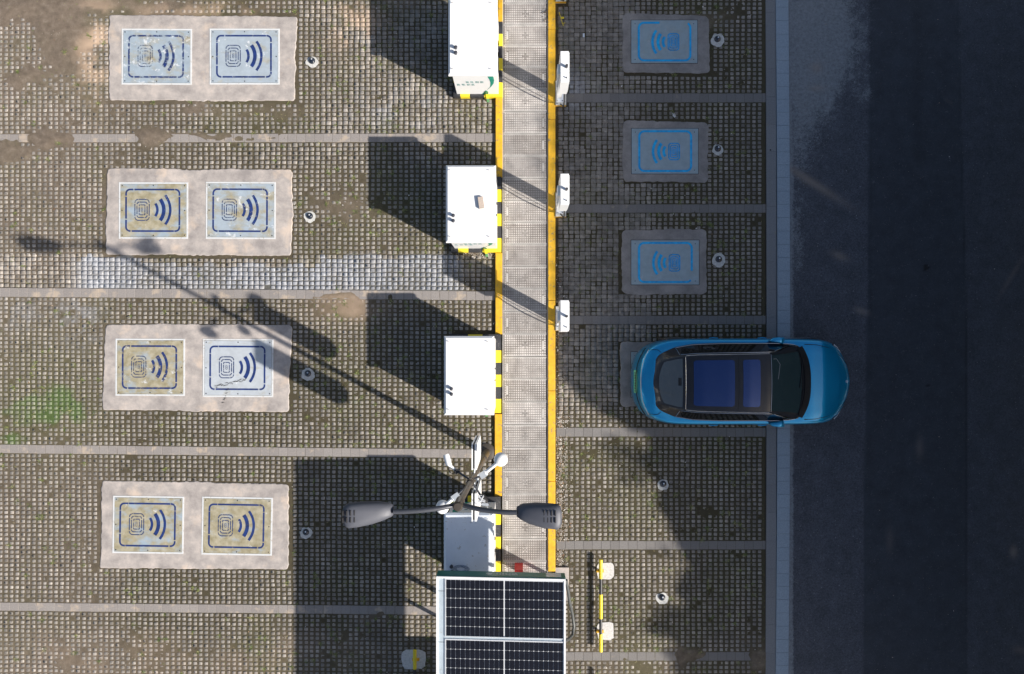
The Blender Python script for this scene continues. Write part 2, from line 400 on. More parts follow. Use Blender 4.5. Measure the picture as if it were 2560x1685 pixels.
# ---------------------------------------------------------------- data measured in the photo
SLABS = [  # px corners TL TR BR BL, holding sunlit pairs then single shaded ones
    [(272, 37), (744, 42), (737, 252), (272, 251)],
    [(268, 421), (731, 424), (729, 639), (265, 636)],
    [(264, 811), (729, 812), (723, 1030), (257, 1024)],
    [(255, 1202), (722, 1210), (721, 1424), (250, 1420)],
    [(1557, 33), (1772, 40), (1773, 184), (1557, 181)],
    [(1557, 301), (1771, 306), (1770, 457), (1556, 455)],
    [(1555, 573), (1766, 574), (1768, 737), (1554, 735)],
    [(1551, 855), (1764, 856), (1766, 1018), (1550, 1016)]]
DIV_L = [(-28, -32, -10, -10), (335, 333, 356, 355), (719, 728, 742, 751), (1111, 1124, 1133, 1146), (1506, 1517, 1527, 1539), (1880, 1895, 1901, 1916)]
DIV_R = [(-40, -18), (233, 256), (510.5, 532), (789, 811), (1069, 1092), (1352, 1374), (1630, 1652), (1905, 1927)]
DOMES = [(780, 152), (774.5, 540), (770, 933.5), (765, 1330), (1793.6, 97.7), (1794.4, 371.5), (1796.7, 648), (1657.7, 1209.5), (1655, 1493)]
XL0, XL1, XR0, XR1 = -200, 1238, 1389, 1914.5

def inpoly(px, py, poly, grow=0):
    xs = [q[0] for q in poly]; ys = [q[1] for q in poly]
    x0 = (xs[0]+xs[3])/2; x1 = (xs[1]+xs[2])/2; y0 = (ys[0]+ys[1])/2; y1 = (ys[2]+ys[3])/2
    return (px > x0-grow) & (px < x1+grow) & (py > y0-grow) & (py < y1+grow)
def ga(px, py, cx, cy, rx, ry): return np.exp(-(((px-cx)/rx)**2+((py-cy)/ry)**2))
def topx(X): return X*S+NX
def topy(Y): return -Y*S+NY
def masks(X, Y):
    px = topx(X); py = topy(Y)
    wx = (fbm(X, Y, .5, 3)-.5)*60; wy = (fbm(X, Y, .5, 7)-.5)*30
    qx = px+wx; qy = py+wy*.5
    band = sstep(160, 200, qx)*(1-sstep(1140, 1180, qx))
    topb = np.where(px < 350, 640, np.where(px < 800, 662, 640))+(vn(X, Y, .22, 6)-.5)*34
    cem = band*((py > topb) & (py < 727)) * np.clip(.35+fbm(X, Y, .35, 5)*1.1, 0, 1)
    cem = cem*np.where((px > 340) & (px < 560), .75, 1)
    cem = np.maximum(cem, 1.0*ga(qx, qy, 1436, 230, 48, 46)*(px > XR0))
    cem = np.maximum(cem, .5*ga(qx, qy, 1000, 265, 120, 60)*sstep(.45, .6, fbm(X, Y, .3, 9)))
    cem = np.maximum(cem, .5*ga(qx, qy, 200, 800, 60, 60)*sstep(.5, .6, fbm(X, Y, .2, 2)))
    cem = np.maximum(cem, .3*ga(qx, qy, 60, 790, 60, 40)*sstep(.4, .6, vn(X, Y, .1, 4)))
    moss = .10+.62*sstep(.48, .78, fbm(X, Y, .9, 1))
    moss = moss*(.35+.65*sstep(80, 500, px)); moss = np.maximum(moss, .68*ga(qx, qy, 130, 960, 190, 190)*(.6+.6*fbm(X, Y, .3, 4))); gn = .56+.9*fbm(X, Y, .28, 8); moss = np.maximum(moss, 1.0*gn*ga(qx+(fbm(X, Y, .8, 6)-.5)*120, qy, 115, 1010, 190, 90)); moss = np.maximum(moss, .95*gn*ga(qx, qy, 20, 1100, 70, 34)); moss = np.maximum(moss, .95*gn*ga(qx, qy, 890, 1010, 30, 26))
    moss = np.clip(np.where(ga(qx, qy, 110, 1030, 140, 90)+ga(qx, qy, 20, 1110, 60, 30)+ga(qx, qy, 890, 1010, 34, 30) > .2, moss, np.minimum(moss, .70)), 0, 1)*(1-.8*sstep(.3, .6, cem))
    och = .9*ga(qx, qy, 885, 60, 62, 70)*sstep(.38, .62, fbm(X, Y, .25, 4))
    och = np.maximum(och, .9*ga(qx, qy, 245, 120, 40, 110)*sstep(.4, .6, fbm(X, Y, .4, 6)))
    och = np.maximum(och, .5*ga(qx, qy, 560, 30, 220, 25)*sstep(.4, .6, fbm(X, Y, .4, 6)))
    och = np.maximum(och, .5*ga(qx, qy, 870, 770, 90, 35))
    och = np.maximum(och, .18*ga(qx, qy, 600, 1640, 500, 90)*sstep(.4, .7, fbm(X, Y, .6, 8)))
    och = np.maximum(och, .4*ga(qx, qy, 1480, 980, 80, 60)*sstep(.4, .7, fbm(X, Y, .3, 8)))
    dk = .85*sstep(XR0, XR0+20, px)*(1-sstep(1560, 1640, px))*(1-sstep(1000, 1100, py))  # right bay: its shade is also darkened into soil and studs
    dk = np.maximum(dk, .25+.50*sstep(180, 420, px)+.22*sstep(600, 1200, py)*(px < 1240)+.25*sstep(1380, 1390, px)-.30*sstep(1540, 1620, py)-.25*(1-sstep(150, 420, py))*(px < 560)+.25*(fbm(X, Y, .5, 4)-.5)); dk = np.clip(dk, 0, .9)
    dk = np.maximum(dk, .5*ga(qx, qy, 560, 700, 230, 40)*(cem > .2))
    hs = sum(a/.010*ga(px+(vn(X, Y, .3, 3)-.5)*50, py+(vn(X, Y, .3, 5)-.5)*26, cx, cy, rx, ry) for cx, cy, rx, ry, a in HUMPS)
    dk = dk*(1-.9*np.clip(hs, 0, 1)); moss = moss*(1-.7*np.clip(hs, 0, 1))
    return np.stack([cem, moss, och, dk], -1)
HUMPS = [(165, 110, 55, 75, .022), (40, 20, 110, 32, .022), (25, 380, 45, 26, .014), (135, 345, 42, 16, .030), (375, 345, 30, 20, .026), (620, 280, 190, 22, .006), (500, 268, 40, 26, .010),
         (880, 772, 70, 30, .009), (300, 18, 220, 14, .014), (1000, 10, 60, 20, .01), (60, 190, 40, 26, .016), (860, 520, 80, 36, .008), (1742, 50, 60, 26, .014), (1725, 1642, 26, 14, .028), (1910, 1660, 24, 22, .024),
         (250, 1640, 200, 60, .0025), (800, 1620, 240, 70, .0025), (1600, 1660, 120, 40, .004), (930, 1545, 60, 12, .008), (560, 345, 140, 10, .010), (820, 345, 60, 7, .006), (850, 746, 60, 7, .014)]
def soil_level(X, Y):
    px = topx(X); py = topy(Y)
    z = -.0060+.005*(fbm(X, Y, .8, 2)-.5)*2+.007*(vn(X, Y, .11, 6)-.5)
    for cx, cy, rx, ry, a in HUMPS: z = z+a*ga(px+(vn(X, Y, .3, 3)-.5)*50, py+(vn(X, Y, .3, 5)-.5)*26, cx, cy, rx, ry)
    z = z-.013*sstep(XR0-30, XR0, px)*(1-sstep(1600, 1680, px))*(1-sstep(1000, 1060, py))
    z = z-.010*((py > 636) & (py < 722) & (px < 1240))-.008*sstep(720, 800, px)*(px < 1240)*(1-sstep(330, 350, py))
    z = z-.007*sstep(420, 560, px)*(px < 1240)*sstep(350, 360, py)*(1-sstep(400, 430, py))
    z = z-.002*sstep(300, 600, px)*sstep(1020, 1200, py)*(px < 1240)
    return z

# ---------------------------------------------------------------- ground, studs, soil
mb = MB(); mb.box(-300, 300, -300, 300, -.4, -.10); struct(mb, 'ground', M['soil'])
xs = np.arange(gx(XL0), gx(1918), .048); ys = np.arange(-8.9, 8.6, .048)
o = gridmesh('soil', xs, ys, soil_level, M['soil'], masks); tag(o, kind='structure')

def row_lines():
    """all stud rows: (x0,x1,y at x0,y at x1)"""
    rows = []
    for a, b in zip(DIV_L[:-1], DIV_L[1:]):
        h0 = b[0]-a[2]; n = int(round(h0/10.9))
        for i in range(n):
            t = (i+.5)/n; rows.append((0, 1240, a[2]+(b[0]-a[2])*t, a[3]+(b[1]-a[3])*t))
    rr = []
    for a, b in zip(DIV_R[:-1], DIV_R[1:]):
        h0 = b[0]-a[1]; n = int(round(h0/10.8))
        for i in range(n): rr.append((a[1]+h0*(i+.5)/n))
    return rows, rr
rowsL, rowsR = row_lines()
P = []
for (a, b, y0, y1) in rowsL:
    x = np.arange(XL0+6, XL1-4, 13.9); y = y0+(y1-y0)*(x/1240.)
    P.append(np.stack([x, y, np.full_like(x, 0)], -1))
for yy in rowsR:
    x = np.arange(XR0+12, XR1-4, 13.85); P.append(np.stack([x, np.full_like(x, yy), np.full_like(x, 1)], -1))
P = np.concatenate(P); px, py = P[:, 0], P[:, 1]
keep = np.ones(len(P), bool)
for s_ in SLABS: keep &= ~inpoly(px, py, s_, 3)
for d in DOMES: keep &= (px-d[0])**2+(py-d[1])**2 > 10**2
for (a, b) in ((55, 248), (440, 636), (832, 1034), (1236, 1436)): keep &= ~((px > 1128) & (px < 1260) & (py > a) & (py < b))
for (a, b) in ((-70, 12), (203, 268), (483, 543), (765, 826)): keep &= ~((px < 1418) & (px > 1380) & (py > a) & (py < b))
keep &= RS.rand(len(P)) > .001
P = P[keep]; n = len(P); print('studs', n)
cx = gx(P[:, 0]); cy = gy(P[:, 1]); bi = np.floor(cx/.484).astype(int) % 97; bj = np.floor(cy/.474).astype(int) % 89; jt = RS.randn(97, 89, 4)   # pavers come in blocks, each laid a little off
cx = cx+RS.randn(n)*.0022+jt[bi, bj, 0]*.0030+(fbm(cx, cy, 2.5, 5)-.5)*.02; cy = cy+RS.randn(n)*.0022+jt[bi, bj, 1]*.0026+(fbm(cy, cx, 2.5, 9)-.5)*.012
ct = RS.rand(n)*.007-.0035+jt[bi, bj, 2]*.0010-.010*(RS.rand(n) < .005)
rot = RS.randn(n)*.03
prof = [(.0325, .0285, 0.), (.0355, .0315, -.0025), (.038, .0335, -.0125), (.0575, .0455, -.0205), (.0605, .047, -.034)]
tops = np.clip(.55+.6*(fbm(cx, cy, .12, 4)-.5)*2, 0, 1)
V = np.zeros((n, 25*0+5*8, 3), np.float32)
ang = []
for li, (hx, hy, z) in enumerate(prof):
    c_ = .30 if li < 3 else .22
    oct_ = [(1, 1-c_), (1, -(1-c_)), (1-c_, -1), (-(1-c_), -1), (-1, -(1-c_)), (-1, 1-c_), (-(1-c_), 1), (1-c_, 1)]
    for k, (u, v) in enumerate(oct_):
        jx = 1+RS.randn(n)*.05*(li < 3); jy = 1+RS.randn(n)*.05*(li < 3)
        lx = u*hx*jx; ly = v*hy*jy
        V[:, li*8+k, 0] = cx+lx*np.cos(rot)-ly*np.sin(rot); V[:, li*8+k, 1] = cy+lx*np.sin(rot)+ly*np.cos(rot)
        V[:, li*8+k, 2] = z+ct*(li < 4)-(RS.rand(n)*.0015 if li == 0 else 0)
F = []
for li in range(4):
    for k in range(8):
        k2 = (k+1) % 8; F.append((li*8+k, li*8+k2, (li+1)*8+k2, (li+1)*8+k))
F += [(7, 6, 1, 0), (6, 5, 2, 1), (5, 4, 3, 2)]
F = np.array(F)[:, ::-1]
F = (F[None]+np.arange(n)[:, None, None]*40).reshape(-1, 4)
mk = np.repeat(masks(cx, cy)[:, None, :], 40, 1)
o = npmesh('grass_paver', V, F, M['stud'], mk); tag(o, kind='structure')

# divider rows of blocks
def blocks(name, x0, x1, ya0, ya1, yb0, yb1, step, mat, z1=.0, z0=-.06, gap=.2):
    mb = MB(); x = x0
    while x < x1-1:
        e = min(x+step, x1); t0 = (x-x0)/(x1-x0); t1 = (e-x0)/(x1-x0)
        j = random.uniform(-.5, .5); dz = random.uniform(-.0015, .0015)
        q = [G(x+gap, ya0+(ya1-ya0)*t0+.3+j*.6), G(e-gap, ya0+(ya1-ya0)*t1+.3+j*.6), G(e-gap, yb0+(yb1-yb0)*t1-.3+j*.6), G(x+gap, yb0+(yb1-yb0)*t0-.3+j*.6)]
        b = .5/S*1.0
        c0 = sum(v[0] for v in q)/4; c1 = sum(v[1] for v in q)/4
        ins = [(v[0]+(b if v[0] < c0 else -b), v[1]+(b if v[1] < c1 else -b)) for v in q]
        vs = [(v[0], v[1], z0) for v in q]+[(v[0], v[1], z1+dz-.004) for v in q]+[(v[0], v[1], z1+dz) for v in ins]
        fs = [(8, 9, 10, 11)]
        for l in (0, 4):
            for i in range(4): k = (i+1) % 4; fs.append((l+i, l+k, l+4+k, l+4+i))
        mb.add(vs, fs); x = e
    return struct(mb, name, mat)
for a in DIV_L[:-1]+[DIV_L[-1]]: blocks('paving_strip', XL0, XL1-1, a[0]-(a[1]-a[0])*.16, a[1], a[2]-(a[3]-a[2])*.16, a[3], 22.4, M['block'])
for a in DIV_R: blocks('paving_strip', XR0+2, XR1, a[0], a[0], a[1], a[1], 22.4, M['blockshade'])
def vblocks(name, xa, xb, y0, y1, step, mat, z1, gap=.4, bow=0):
    mb = MB(); y = y0
    while y < y1:
        e = y+step*random.uniform(.97, 1.03)
        def bx_(v): return bow*(1-((v-842)/900.)**2)
        dz = random.uniform(-.001, .001)
        q = [(xa+bx_(y), y+gap), (xb+bx_(y), y+gap), (xb+bx_(e), e-gap), (xa+bx_(e), e-gap)]
        vs = [G(*v, -.1) for v in q]+[G(*v, z1+dz) for v in q]
        mb.add(vs, [(4, 5, 6, 7), (0, 1, 5, 4), (1, 2, 6, 5), (2, 3, 7, 6), (3, 0, 4, 7)]); y = e
    return struct(mb, name, mat)
vblocks('paving_edge', 1913.5, 1938, -180, 1900, 70, M['blockdark'], .002, .25, 3)
vblocks('kerb', 1938.6, 1970, -180, 1900, 33, M['kerbpale'], .006, .3, 5)

# road in three laid lanes
def road_mask(X, Y):
    px = topx(X); py = topy(Y); w = (fbm(X, Y, .5, 3)-.5)
    s1 = 2173-15*sstep(300, 1600, py); s2 = 2398+18*sstep(0, 900, py)
    lane1 = 1-sstep(s1-2, s1+2, px); lane3 = sstep(s2-2, s2+2, px)
    g_ = np.clip(lane1*.75+lane3*.42+.28, 0, 1)
    d = ga(px+w*70, py+w*70, 2030, 70, 110, 150)*.85+.5*ga(px+w*60, py+w*60, 2050, 210, 55, 60)+.35*ga(px, py, 1990, 330, 60, 120)+.30*ga(px, py, 2170, 235, 26, 22)
    d = d*(1-sstep(s1-6, s1+30, px))+.30*ga(px, py, 1990, 600, 25, 120)
    d = np.maximum(d, .8*(1-sstep(1976, 1988+w*10, px)))
    och = .8*ga((px-2025)*.8+(py-452)*-.6, (px-2025)*.6*.0+(py-452)*.8+(px-2025)*-.48, 0, 0, 34, 9)+.6*ga(px+w*30, py+w*30, 2045, 172, 13, 14)+.5*ga(px+w*30, py, 2044, 220, 20, 8)
    och = och+.6*ga((px-2100)-(py-640), (py-640), 0, 0, 16, 12)+.6*ga((px-2155)-(py-778), (py-778), 0, 0, 14, 9)+.7*ga(px, py, 2535, 1380, 9, 14)+.3*ga(px+w*40, py, 2548, 1625, 16, 10)
    och = och+.32*ga(px, py, 2300, 1120, 9, 26)+.22*ga(px, py, 2225, 1350, 9, 30)+.25*ga((px-2530)+(py-690)*.6, py-690, 0, 0, 7, 50)
    dk = 0.95*(ga(px+w*14, py+w*14, 2316, 668, 8, 10) > .45)+.8*(ga(px+w*26, py+w*26, 2318, 962, 9, 7) > .5)+.35*ga(px, py, 2176, 600, 2.2, 700)+.6*ga(px, py, s2, 900, 2., 900)
    dk = dk+.22*ga(px, 0, 2295, 0, 14, 1)*(py < 420)
    return np.stack([d, g_, np.clip(och, 0, 1), np.clip(dk, 0, 1)], -1)
xs = np.concatenate([np.arange(gx(1966), 11.6, .045), np.arange(11.7, 24, .8)]); ys = np.concatenate([np.arange(-60, -8.4, 2.), np.arange(-8.4, 8.4, .045), np.arange(8.5, 60, 2.)])
o = gridmesh('road', xs, ys, lambda X, Y: -.012+.003*(fbm(X, Y, 1.2, 2)-.5), M['asphalt'], road_mask); tag(o, kind='structure')

# ---------------------------------------------------------------- grass, debris (nobody could count these)
def in_free(px, py):
    k = ((px > XL0) & (px < XL1)) | ((px > XR0) & (px < XR1))
    for s_ in SLABS: k &= ~inpoly(px, py, s_, 1)
    for d in DIV_L: yy0 = d[0]+(d[1]-d[0])*px/1240.; yy1 = d[2]+(d[3]-d[2])*px/1240.; k &= ~((px < 1240) & (py > yy0+2) & (py < yy1-2))
    for d in DIV_R: k &= ~((px > 1380) & (py > d[0]+2) & (py < d[1]-2))
    for (a, b) in ((60, 245), (445, 632), (836, 1031), (1239, 1432)): k &= ~((px > 1130) & (px < 1257) & (py > a) & (py < b))
    for d in DOMES: k &= (px-d[0])**2+(py-d[1])**2 > 15**2
    return k
N = 150000
px = RS.uniform(-150, 1916, N); py = RS.uniform(-60, 1740, N); X = gx(px); Y = gy(py)
mkk = masks(X, Y); dens = .07+.33*mkk[:, 1]+.25*sstep(.5, .7, fbm(X, Y, .3, 5))
dens = dens*np.where(px < 350, .40, np.where(px > 640, 1.25, 1))*(1-.8*mkk[:, 0]); dens = np.maximum(dens, .5*sstep(420, 900, px)*(px < 1240)*(py < 330))
k = in_free(px, py) & (RS.rand(N) < dens*.62); X = X[k]; Y = Y[k]; n = len(X); print('blades', n)
a = RS.rand(n)*6.283; L_ = .018+.05*RS.rand(n)**2; wd = .0028+.0032*RS.rand(n); z0 = soil_level(X, Y)-.002
ca, sa = np.cos(a), np.sin(a); hh = .006+.024*RS.rand(n)
V = None
tn = 2600; tpx = RS.uniform(-100, 1900, tn); tpy = RS.uniform(-60, 1740, tn); tm = masks(gx(tpx), gy(tpy)); tk = in_free(tpx, tpy) & (RS.rand(tn) < (.15+.6*tm[:, 1]+.35*sstep(500, 900, tpx)*(tpx < 1240)+.2*(tpx > 1390))*(1-tm[:, 0])); tpx, tpy = tpx[tk], tpy[tk]
m_t = 22; qx = np.repeat(gx(tpx), m_t)+RS.randn(len(tpx)*m_t)*.022; qy = np.repeat(gy(tpy), m_t)+RS.randn(len(tpx)*m_t)*.022; kk = in_free(topx(qx), topy(qy)); qx, qy = qx[kk], qy[kk]
nt_ = len(qx); X = np.concatenate([X, qx]); Y = np.concatenate([Y, qy]); a = np.concatenate([a, RS.rand(nt_)*6.283]); L_ = np.concatenate([L_, .03+.05*RS.rand(nt_)]); wd = np.concatenate([wd, .003+.003*RS.rand(nt_)])
z0 = soil_level(X, Y)-.002; ca, sa = np.cos(a), np.sin(a); hh = np.concatenate([hh, .01+.035*RS.rand(nt_)]); n = len(X)
V = np.stack([np.stack([X-sa*wd, Y+ca*wd, z0], -1), np.stack([X+sa*wd, Y-ca*wd, z0], -1), np.stack([X+ca*L_, Y+sa*L_, z0+hh], -1)], 1)
o = npmesh('grass', V, np.arange(n*3).reshape(-1, 3), M['grass']); tag(o, kind='stuff')
N = 7000
px = RS.uniform(-150, 1916, N); py = RS.uniform(-60, 1740, N)
px[:1700] = XR0+2+np.abs(RS.randn(1700))*16; py[:1700] = RS.uniform(1040, 1430, 1700)
px[1700:2100] = XR0+2+np.abs(RS.randn(400))*14; py[1700:2100] = RS.uniform(640, 1100, 400)
px[2100:2400] = RS.uniform(1140, 1238, 300); py[2100:2400] = 632+np.abs(RS.randn(300))*8
k = in_free(px, py); k[2400:] &= RS.rand(N-2400) < .5; px[-900:] = RS.uniform(1976, 2560, 900); k[-900:] = RS.rand(900) < .5; X = gx(px[k]); Y = gy(py[k]); n = len(X)
big = np.where(RS.rand(n) < .06, 2.2, 1.); q = RS.rand(n)*6.28; s1 = (.004+.006*RS.rand(n))*big*np.where(X > 5.7, .62, 1); s2 = s1*(.4+.5*RS.rand(n)); zz = np.where(X > 5.7, -.008, np.maximum(soil_level(X, Y), -.002)+.005)+RS.rand(n)*.003
def corner(u, v): return np.stack([X+u*s1*np.cos(q)-v*s2*np.sin(q), Y+u*s1*np.sin(q)+v*s2*np.cos(q), zz+.004*u*v], -1)
V = np.stack([corner(-1, -1), corner(1, -.7), corner(.8, 1), corner(-.6, .8)], 1)
o = npmesh('leaf_litter', V, np.arange(n*4).reshape(-1, 4), M['debris']); tag(o, kind='stuff')

# ---------------------------------------------------------------- concrete slabs
def slab(poly, label, rad, mat='slab'):
    pts = []
    for i in range(4):
        p0 = Vector(poly[i-1]); p1 = Vector(poly[i]); p2 = Vector(poly[(i+1) % 4])
        d0 = (p0-p1).normalized(); d2 = (p2-p1).normalized()
        for t in range(6):
            t = t/5.; a_ = p1+d0*rad; b_ = p1+d2*rad; pts.append(a_*(1-t)**2+p1*2*t*(1-t)+b_*t*t)
        ln = (p2-p1).length-2*rad; nn = int(ln/4)
        for j in range(1, nn): pts.append(p1+d2*(rad+ln*j/nn))
    cxp = sum(q.x for q in pts)/len(pts); cyp = sum(q.y for q in pts)/len(pts); out = []
    for q in pts:
        d = Vector((q.x-cxp, q.y-cyp)).normalized(); w_ = float((fbm(q.x/S, q.y/S, .7, 3)-.5)*8+(fbm(q.x/S, q.y/S, .08, 5)-.5)*6)
        out.append((q.x+d.x*w_, q.y+d.y*w_))
    mb = MB(); n = len(out)
    ins = [(cxp+(x-cxp)*.992, cyp+(y-cyp)*.985) for x, y in out]
    vs = [G(x, y, -.05) for x, y in out]+[G(x, y, .002) for x, y in out]+[G(x, y, .010) for x, y in ins]
    fs = [tuple(range(2*n, 3*n))]
    for l in (0, n):
        for i in range(n): j = (i+1) % n; fs.append((l+i, l+j, l+n+j, l+n+i))
    mb.add(vs, fs)
    return solo(mb, 'concrete_slab', M[mat], label, 'concrete slab', G(cxp, cyp, 0), 'concrete slabs set into the paving')
SL = ['pale concrete slab in the sunlit bay at the top left, under two light blue charging plates', 'pale concrete slab under the two ochre stained plates with the thin lamp shadow at its foot',
      'pale concrete slab left of the wide lamp post shadow, under one muddy and one whitish plate', 'bright concrete slab at the bottom left under two mud coloured charging plates',
      'grey concrete slab in shade at the top right, topmost of the single plate slabs', 'grey concrete slab in shade, second from the top in the right row of single plates',
      'grey concrete slab in shade with ragged right edge, just above the blue car', 'dark concrete slab sticking out from under the rear of the blue car']
for i, s_ in enumerate(SLABS): slab(s_, SL[i], 9 if i < 4 else 14, 'slab' if i < 4 else 'slab2')

# ---------------------------------------------------------------- charging plates
def rrect(x0, x1, y0, y1, r, n=6):
    out = []
    for cx_, cy_, a0 in ((x1-r, y1-r, 0), (x0+r, y1-r, 90), (x0+r, y0+r, 180), (x1-r, y0+r, 270)):
        for i in range(n+1): t = math.radians(a0+90*i/n); out.append((cx_+r*math.cos(t), cy_+r*math.sin(t)))
    return out
def ring(mb, pts, wd, z, gaps=(), closed=True, mi=0, th=.0012):
    """band of width wd centred on a path, broken at gaps given as (x,y,radius)"""
    P_ = [Vector(q) for q in pts]
    if closed: P_ = P_+[P_[0]]
    dense = []
    for a_, b_ in zip(P_[:-1], P_[1:]):
        nn = max(1, int((b_-a_).length/.012))
        for i in range(nn): dense.append(a_+(b_-a_)*i/nn)
    dense.append(P_[-1]); n = len(dense); edge = []
    for i, q in enumerate(dense):
        if closed: d = dense[(i+1) % (n-1)]-dense[(i-1) % (n-1)] if n > 2 else dense[1]-dense[0]
        else: d = dense[min(i+1, n-1)]-dense[max(i-1, 0)]
        d.normalize(); nrm = Vector((-d.y, d.x)); edge.append((q+nrm*wd/2, q-nrm*wd/2))
    for i in range(n-1):
        c_ = (dense[i]+dense[i+1])/2
        if any((c_.x-g_[0])**2+(c_.y-g_[1])**2 < g_[2]**2 for g_ in gaps): continue
        (a0, b0), (a1, b1) = edge[i], edge[i+1]
        mb.add([(a0.x, a0.y, z), (b0.x, b0.y, z), (b1.x, b1.y, z), (a1.x, a1.y, z)], [(0, 1, 2, 3)], mi)
def rings(t, name, mat, color, pts, wd, z, gaps=(), closed=True):
    mb = MB(); ring(mb, pts, wd, z, gaps, closed); runs = []; 
    for f in mb.f:
        q = [mb.v[i] for i in f]
        if runs and (Vector(runs[-1][-1][3])-Vector(q[0])).length < 1e-5: runs[-1].append(q)
        else: runs.append([q])
    if len(runs) > 1 and (Vector(runs[-1][-1][3])-Vector(runs[0][0][0])).length < 1e-5: runs[0] = runs.pop()+runs[0]
    for r in runs:
        m_ = MB()
        for q in r: m_.add(q, [(0, 1, 2, 3)])
        o_ = m_.build(name, mat, t, weld=True); o_.color = color
def arcpts(cx_, cy_, r, a0, a1, n=14): return [(cx_+r*math.cos(math.radians(a0+(a1-a0)*i/n)), cy_+r*math.sin(math.radians(a0+(a1-a0)*i/n))) for i in range(n+1)]

def plate_left(TL, TR, BR, BL, label, col, wear):
    cxp = sum(q[0] for q in (TL, TR, BR, BL))/4; cyp = sum(q[1] for q in (TL, TR, BR, BL))/4
    w = ((TR[0]-TL[0])+(BR[0]-BL[0]))/2/S; h = ((BL[1]-TL[1])+(BR[1]-TR[1]))/2/S
    ang = -math.atan2(TR[1]-TL[1]+BR[1]-BL[1], TR[0]-TL[0]+BR[0]-BL[0])
    t = thing('charging_plate', label, 'charging plate', G(cxp, cyp, .0102), 'wireless charging plates in the parking bays', local=True); t.rotation_euler = (0, 0, ang)
    fw = .034; X0, X1, Y0, Y1 = -w/2, w/2, -h/2, h/2
    mb = MB(); mb.box(X0, X1, Y1-fw, Y1, 0, .006); mb.box(X0, X1, Y0, Y0+fw, 0, .006); mb.box(X0, X0+fw, Y0+fw, Y1-fw, 0, .006); mb.box(X1-fw, X1, Y0+fw, Y1-fw, 0, .006)
    f_ = part(mb, 'painted_frame', M['whitepaint'], t)
    e = .006; mb = MB(); mb.box(X0+fw+e, X1-fw-e, Y0+fw+e, Y1-fw-e, 0, .009); p_ = part(mb, 'steel_panel', M['plate'], t); p_.color = col
    mb = MB()
    mb.box(X0+fw, X1-fw, Y1-fw-e, Y1-fw, 0, .001); mb.box(X0+fw, X1-fw, Y0+fw, Y0+fw+e, 0, .001); mb.box(X0+fw, X0+fw+e, Y0+fw+e, Y1-fw-e, 0, .001); mb.box(X1-fw-e, X1-fw, Y0+fw+e, Y1-fw-e, 0, .001)
    part(mb, 'joint_gap', M['slot'], t)
    fx = lambda f: X0+f*w; fy = lambda f: Y1-f*h
    z = .0115; mb = MB(); a0, a1, b0, b1 = fx(.107), fx(.878), fy(.866), fy(.130)
    gp = [(fx(.22), b1, .009), (fx(.81), b1, .009), (fx(.18), b0, .009), (fx(.80), b0, .009), (a0, fy(.25), .009), (a1, fy(.25), .009), (a0, fy(.655), .009), (a1, fy(.77), .009)]
    WC = (wear, 0, 0, 1); rings(t, 'border_stripe', M['navy'], WC, rrect(a0, a1, b0, b1, .085), .036, z, gp)
    mb = MB(); cxx, cyy = fx(.338), fy(.49)
    for hw, hh, lw, r in ((.155, .228, .021, .075), (.110, .168, .021, .05), (.062, .108, .019, .014)):
        rings(t, 'coil_line', M['navythin'], WC, rrect(cxx-hw, cxx+hw, cyy-hh, cyy+hh, r), lw, z, [(cxx-hw, cyy+hh*.62, .008), (cxx+hw, cyy+hh*.62, .008), (cxx-hw, cyy-hh*.62, .008), (cxx+hw, cyy-hh*.62, .008), (cxx-hw*.5, cyy+hh, .008), (cxx+hw*.5, cyy-hh, .008)])
    rings(t, 'coil_line', M['navythin'], WC, rrect(cxx-.018, cxx+.018, cyy-.045, cyy+.045, .017), .008, z); rings(t, 'coil_line', M['navythin'], WC, [(cxx-.012, cyy+.02), (cxx+.012, cyy), (cxx-.012, cyy-.02)], .006, z, closed=False)
    wc = (fx(.405), fy(.49))
    for r, lw, hf in ((.232, .054, 36), (.372, .078, 38), (.512, .054, 38)): rings(t, 'wave_arc', M['navy'], WC, arcpts(wc[0], wc[1], r, -hf, hf), lw, z, closed=False)
    for bx_, by_ in ((X0+.075, Y1-.075), (0, Y1-.07), (X1-.075, Y1-.075), (X0+.072, 0), (X1-.072, 0), (X0+.075, Y0+.075), (0, Y0+.07), (X1-.075, Y0+.075)):
        mb = MB(); mb.lathe((bx_, by_, .009), [(.013, 0), (.013, .003), (.009, .005)], 8); part(mb, 'bolt', M['slot'], t)
    return t
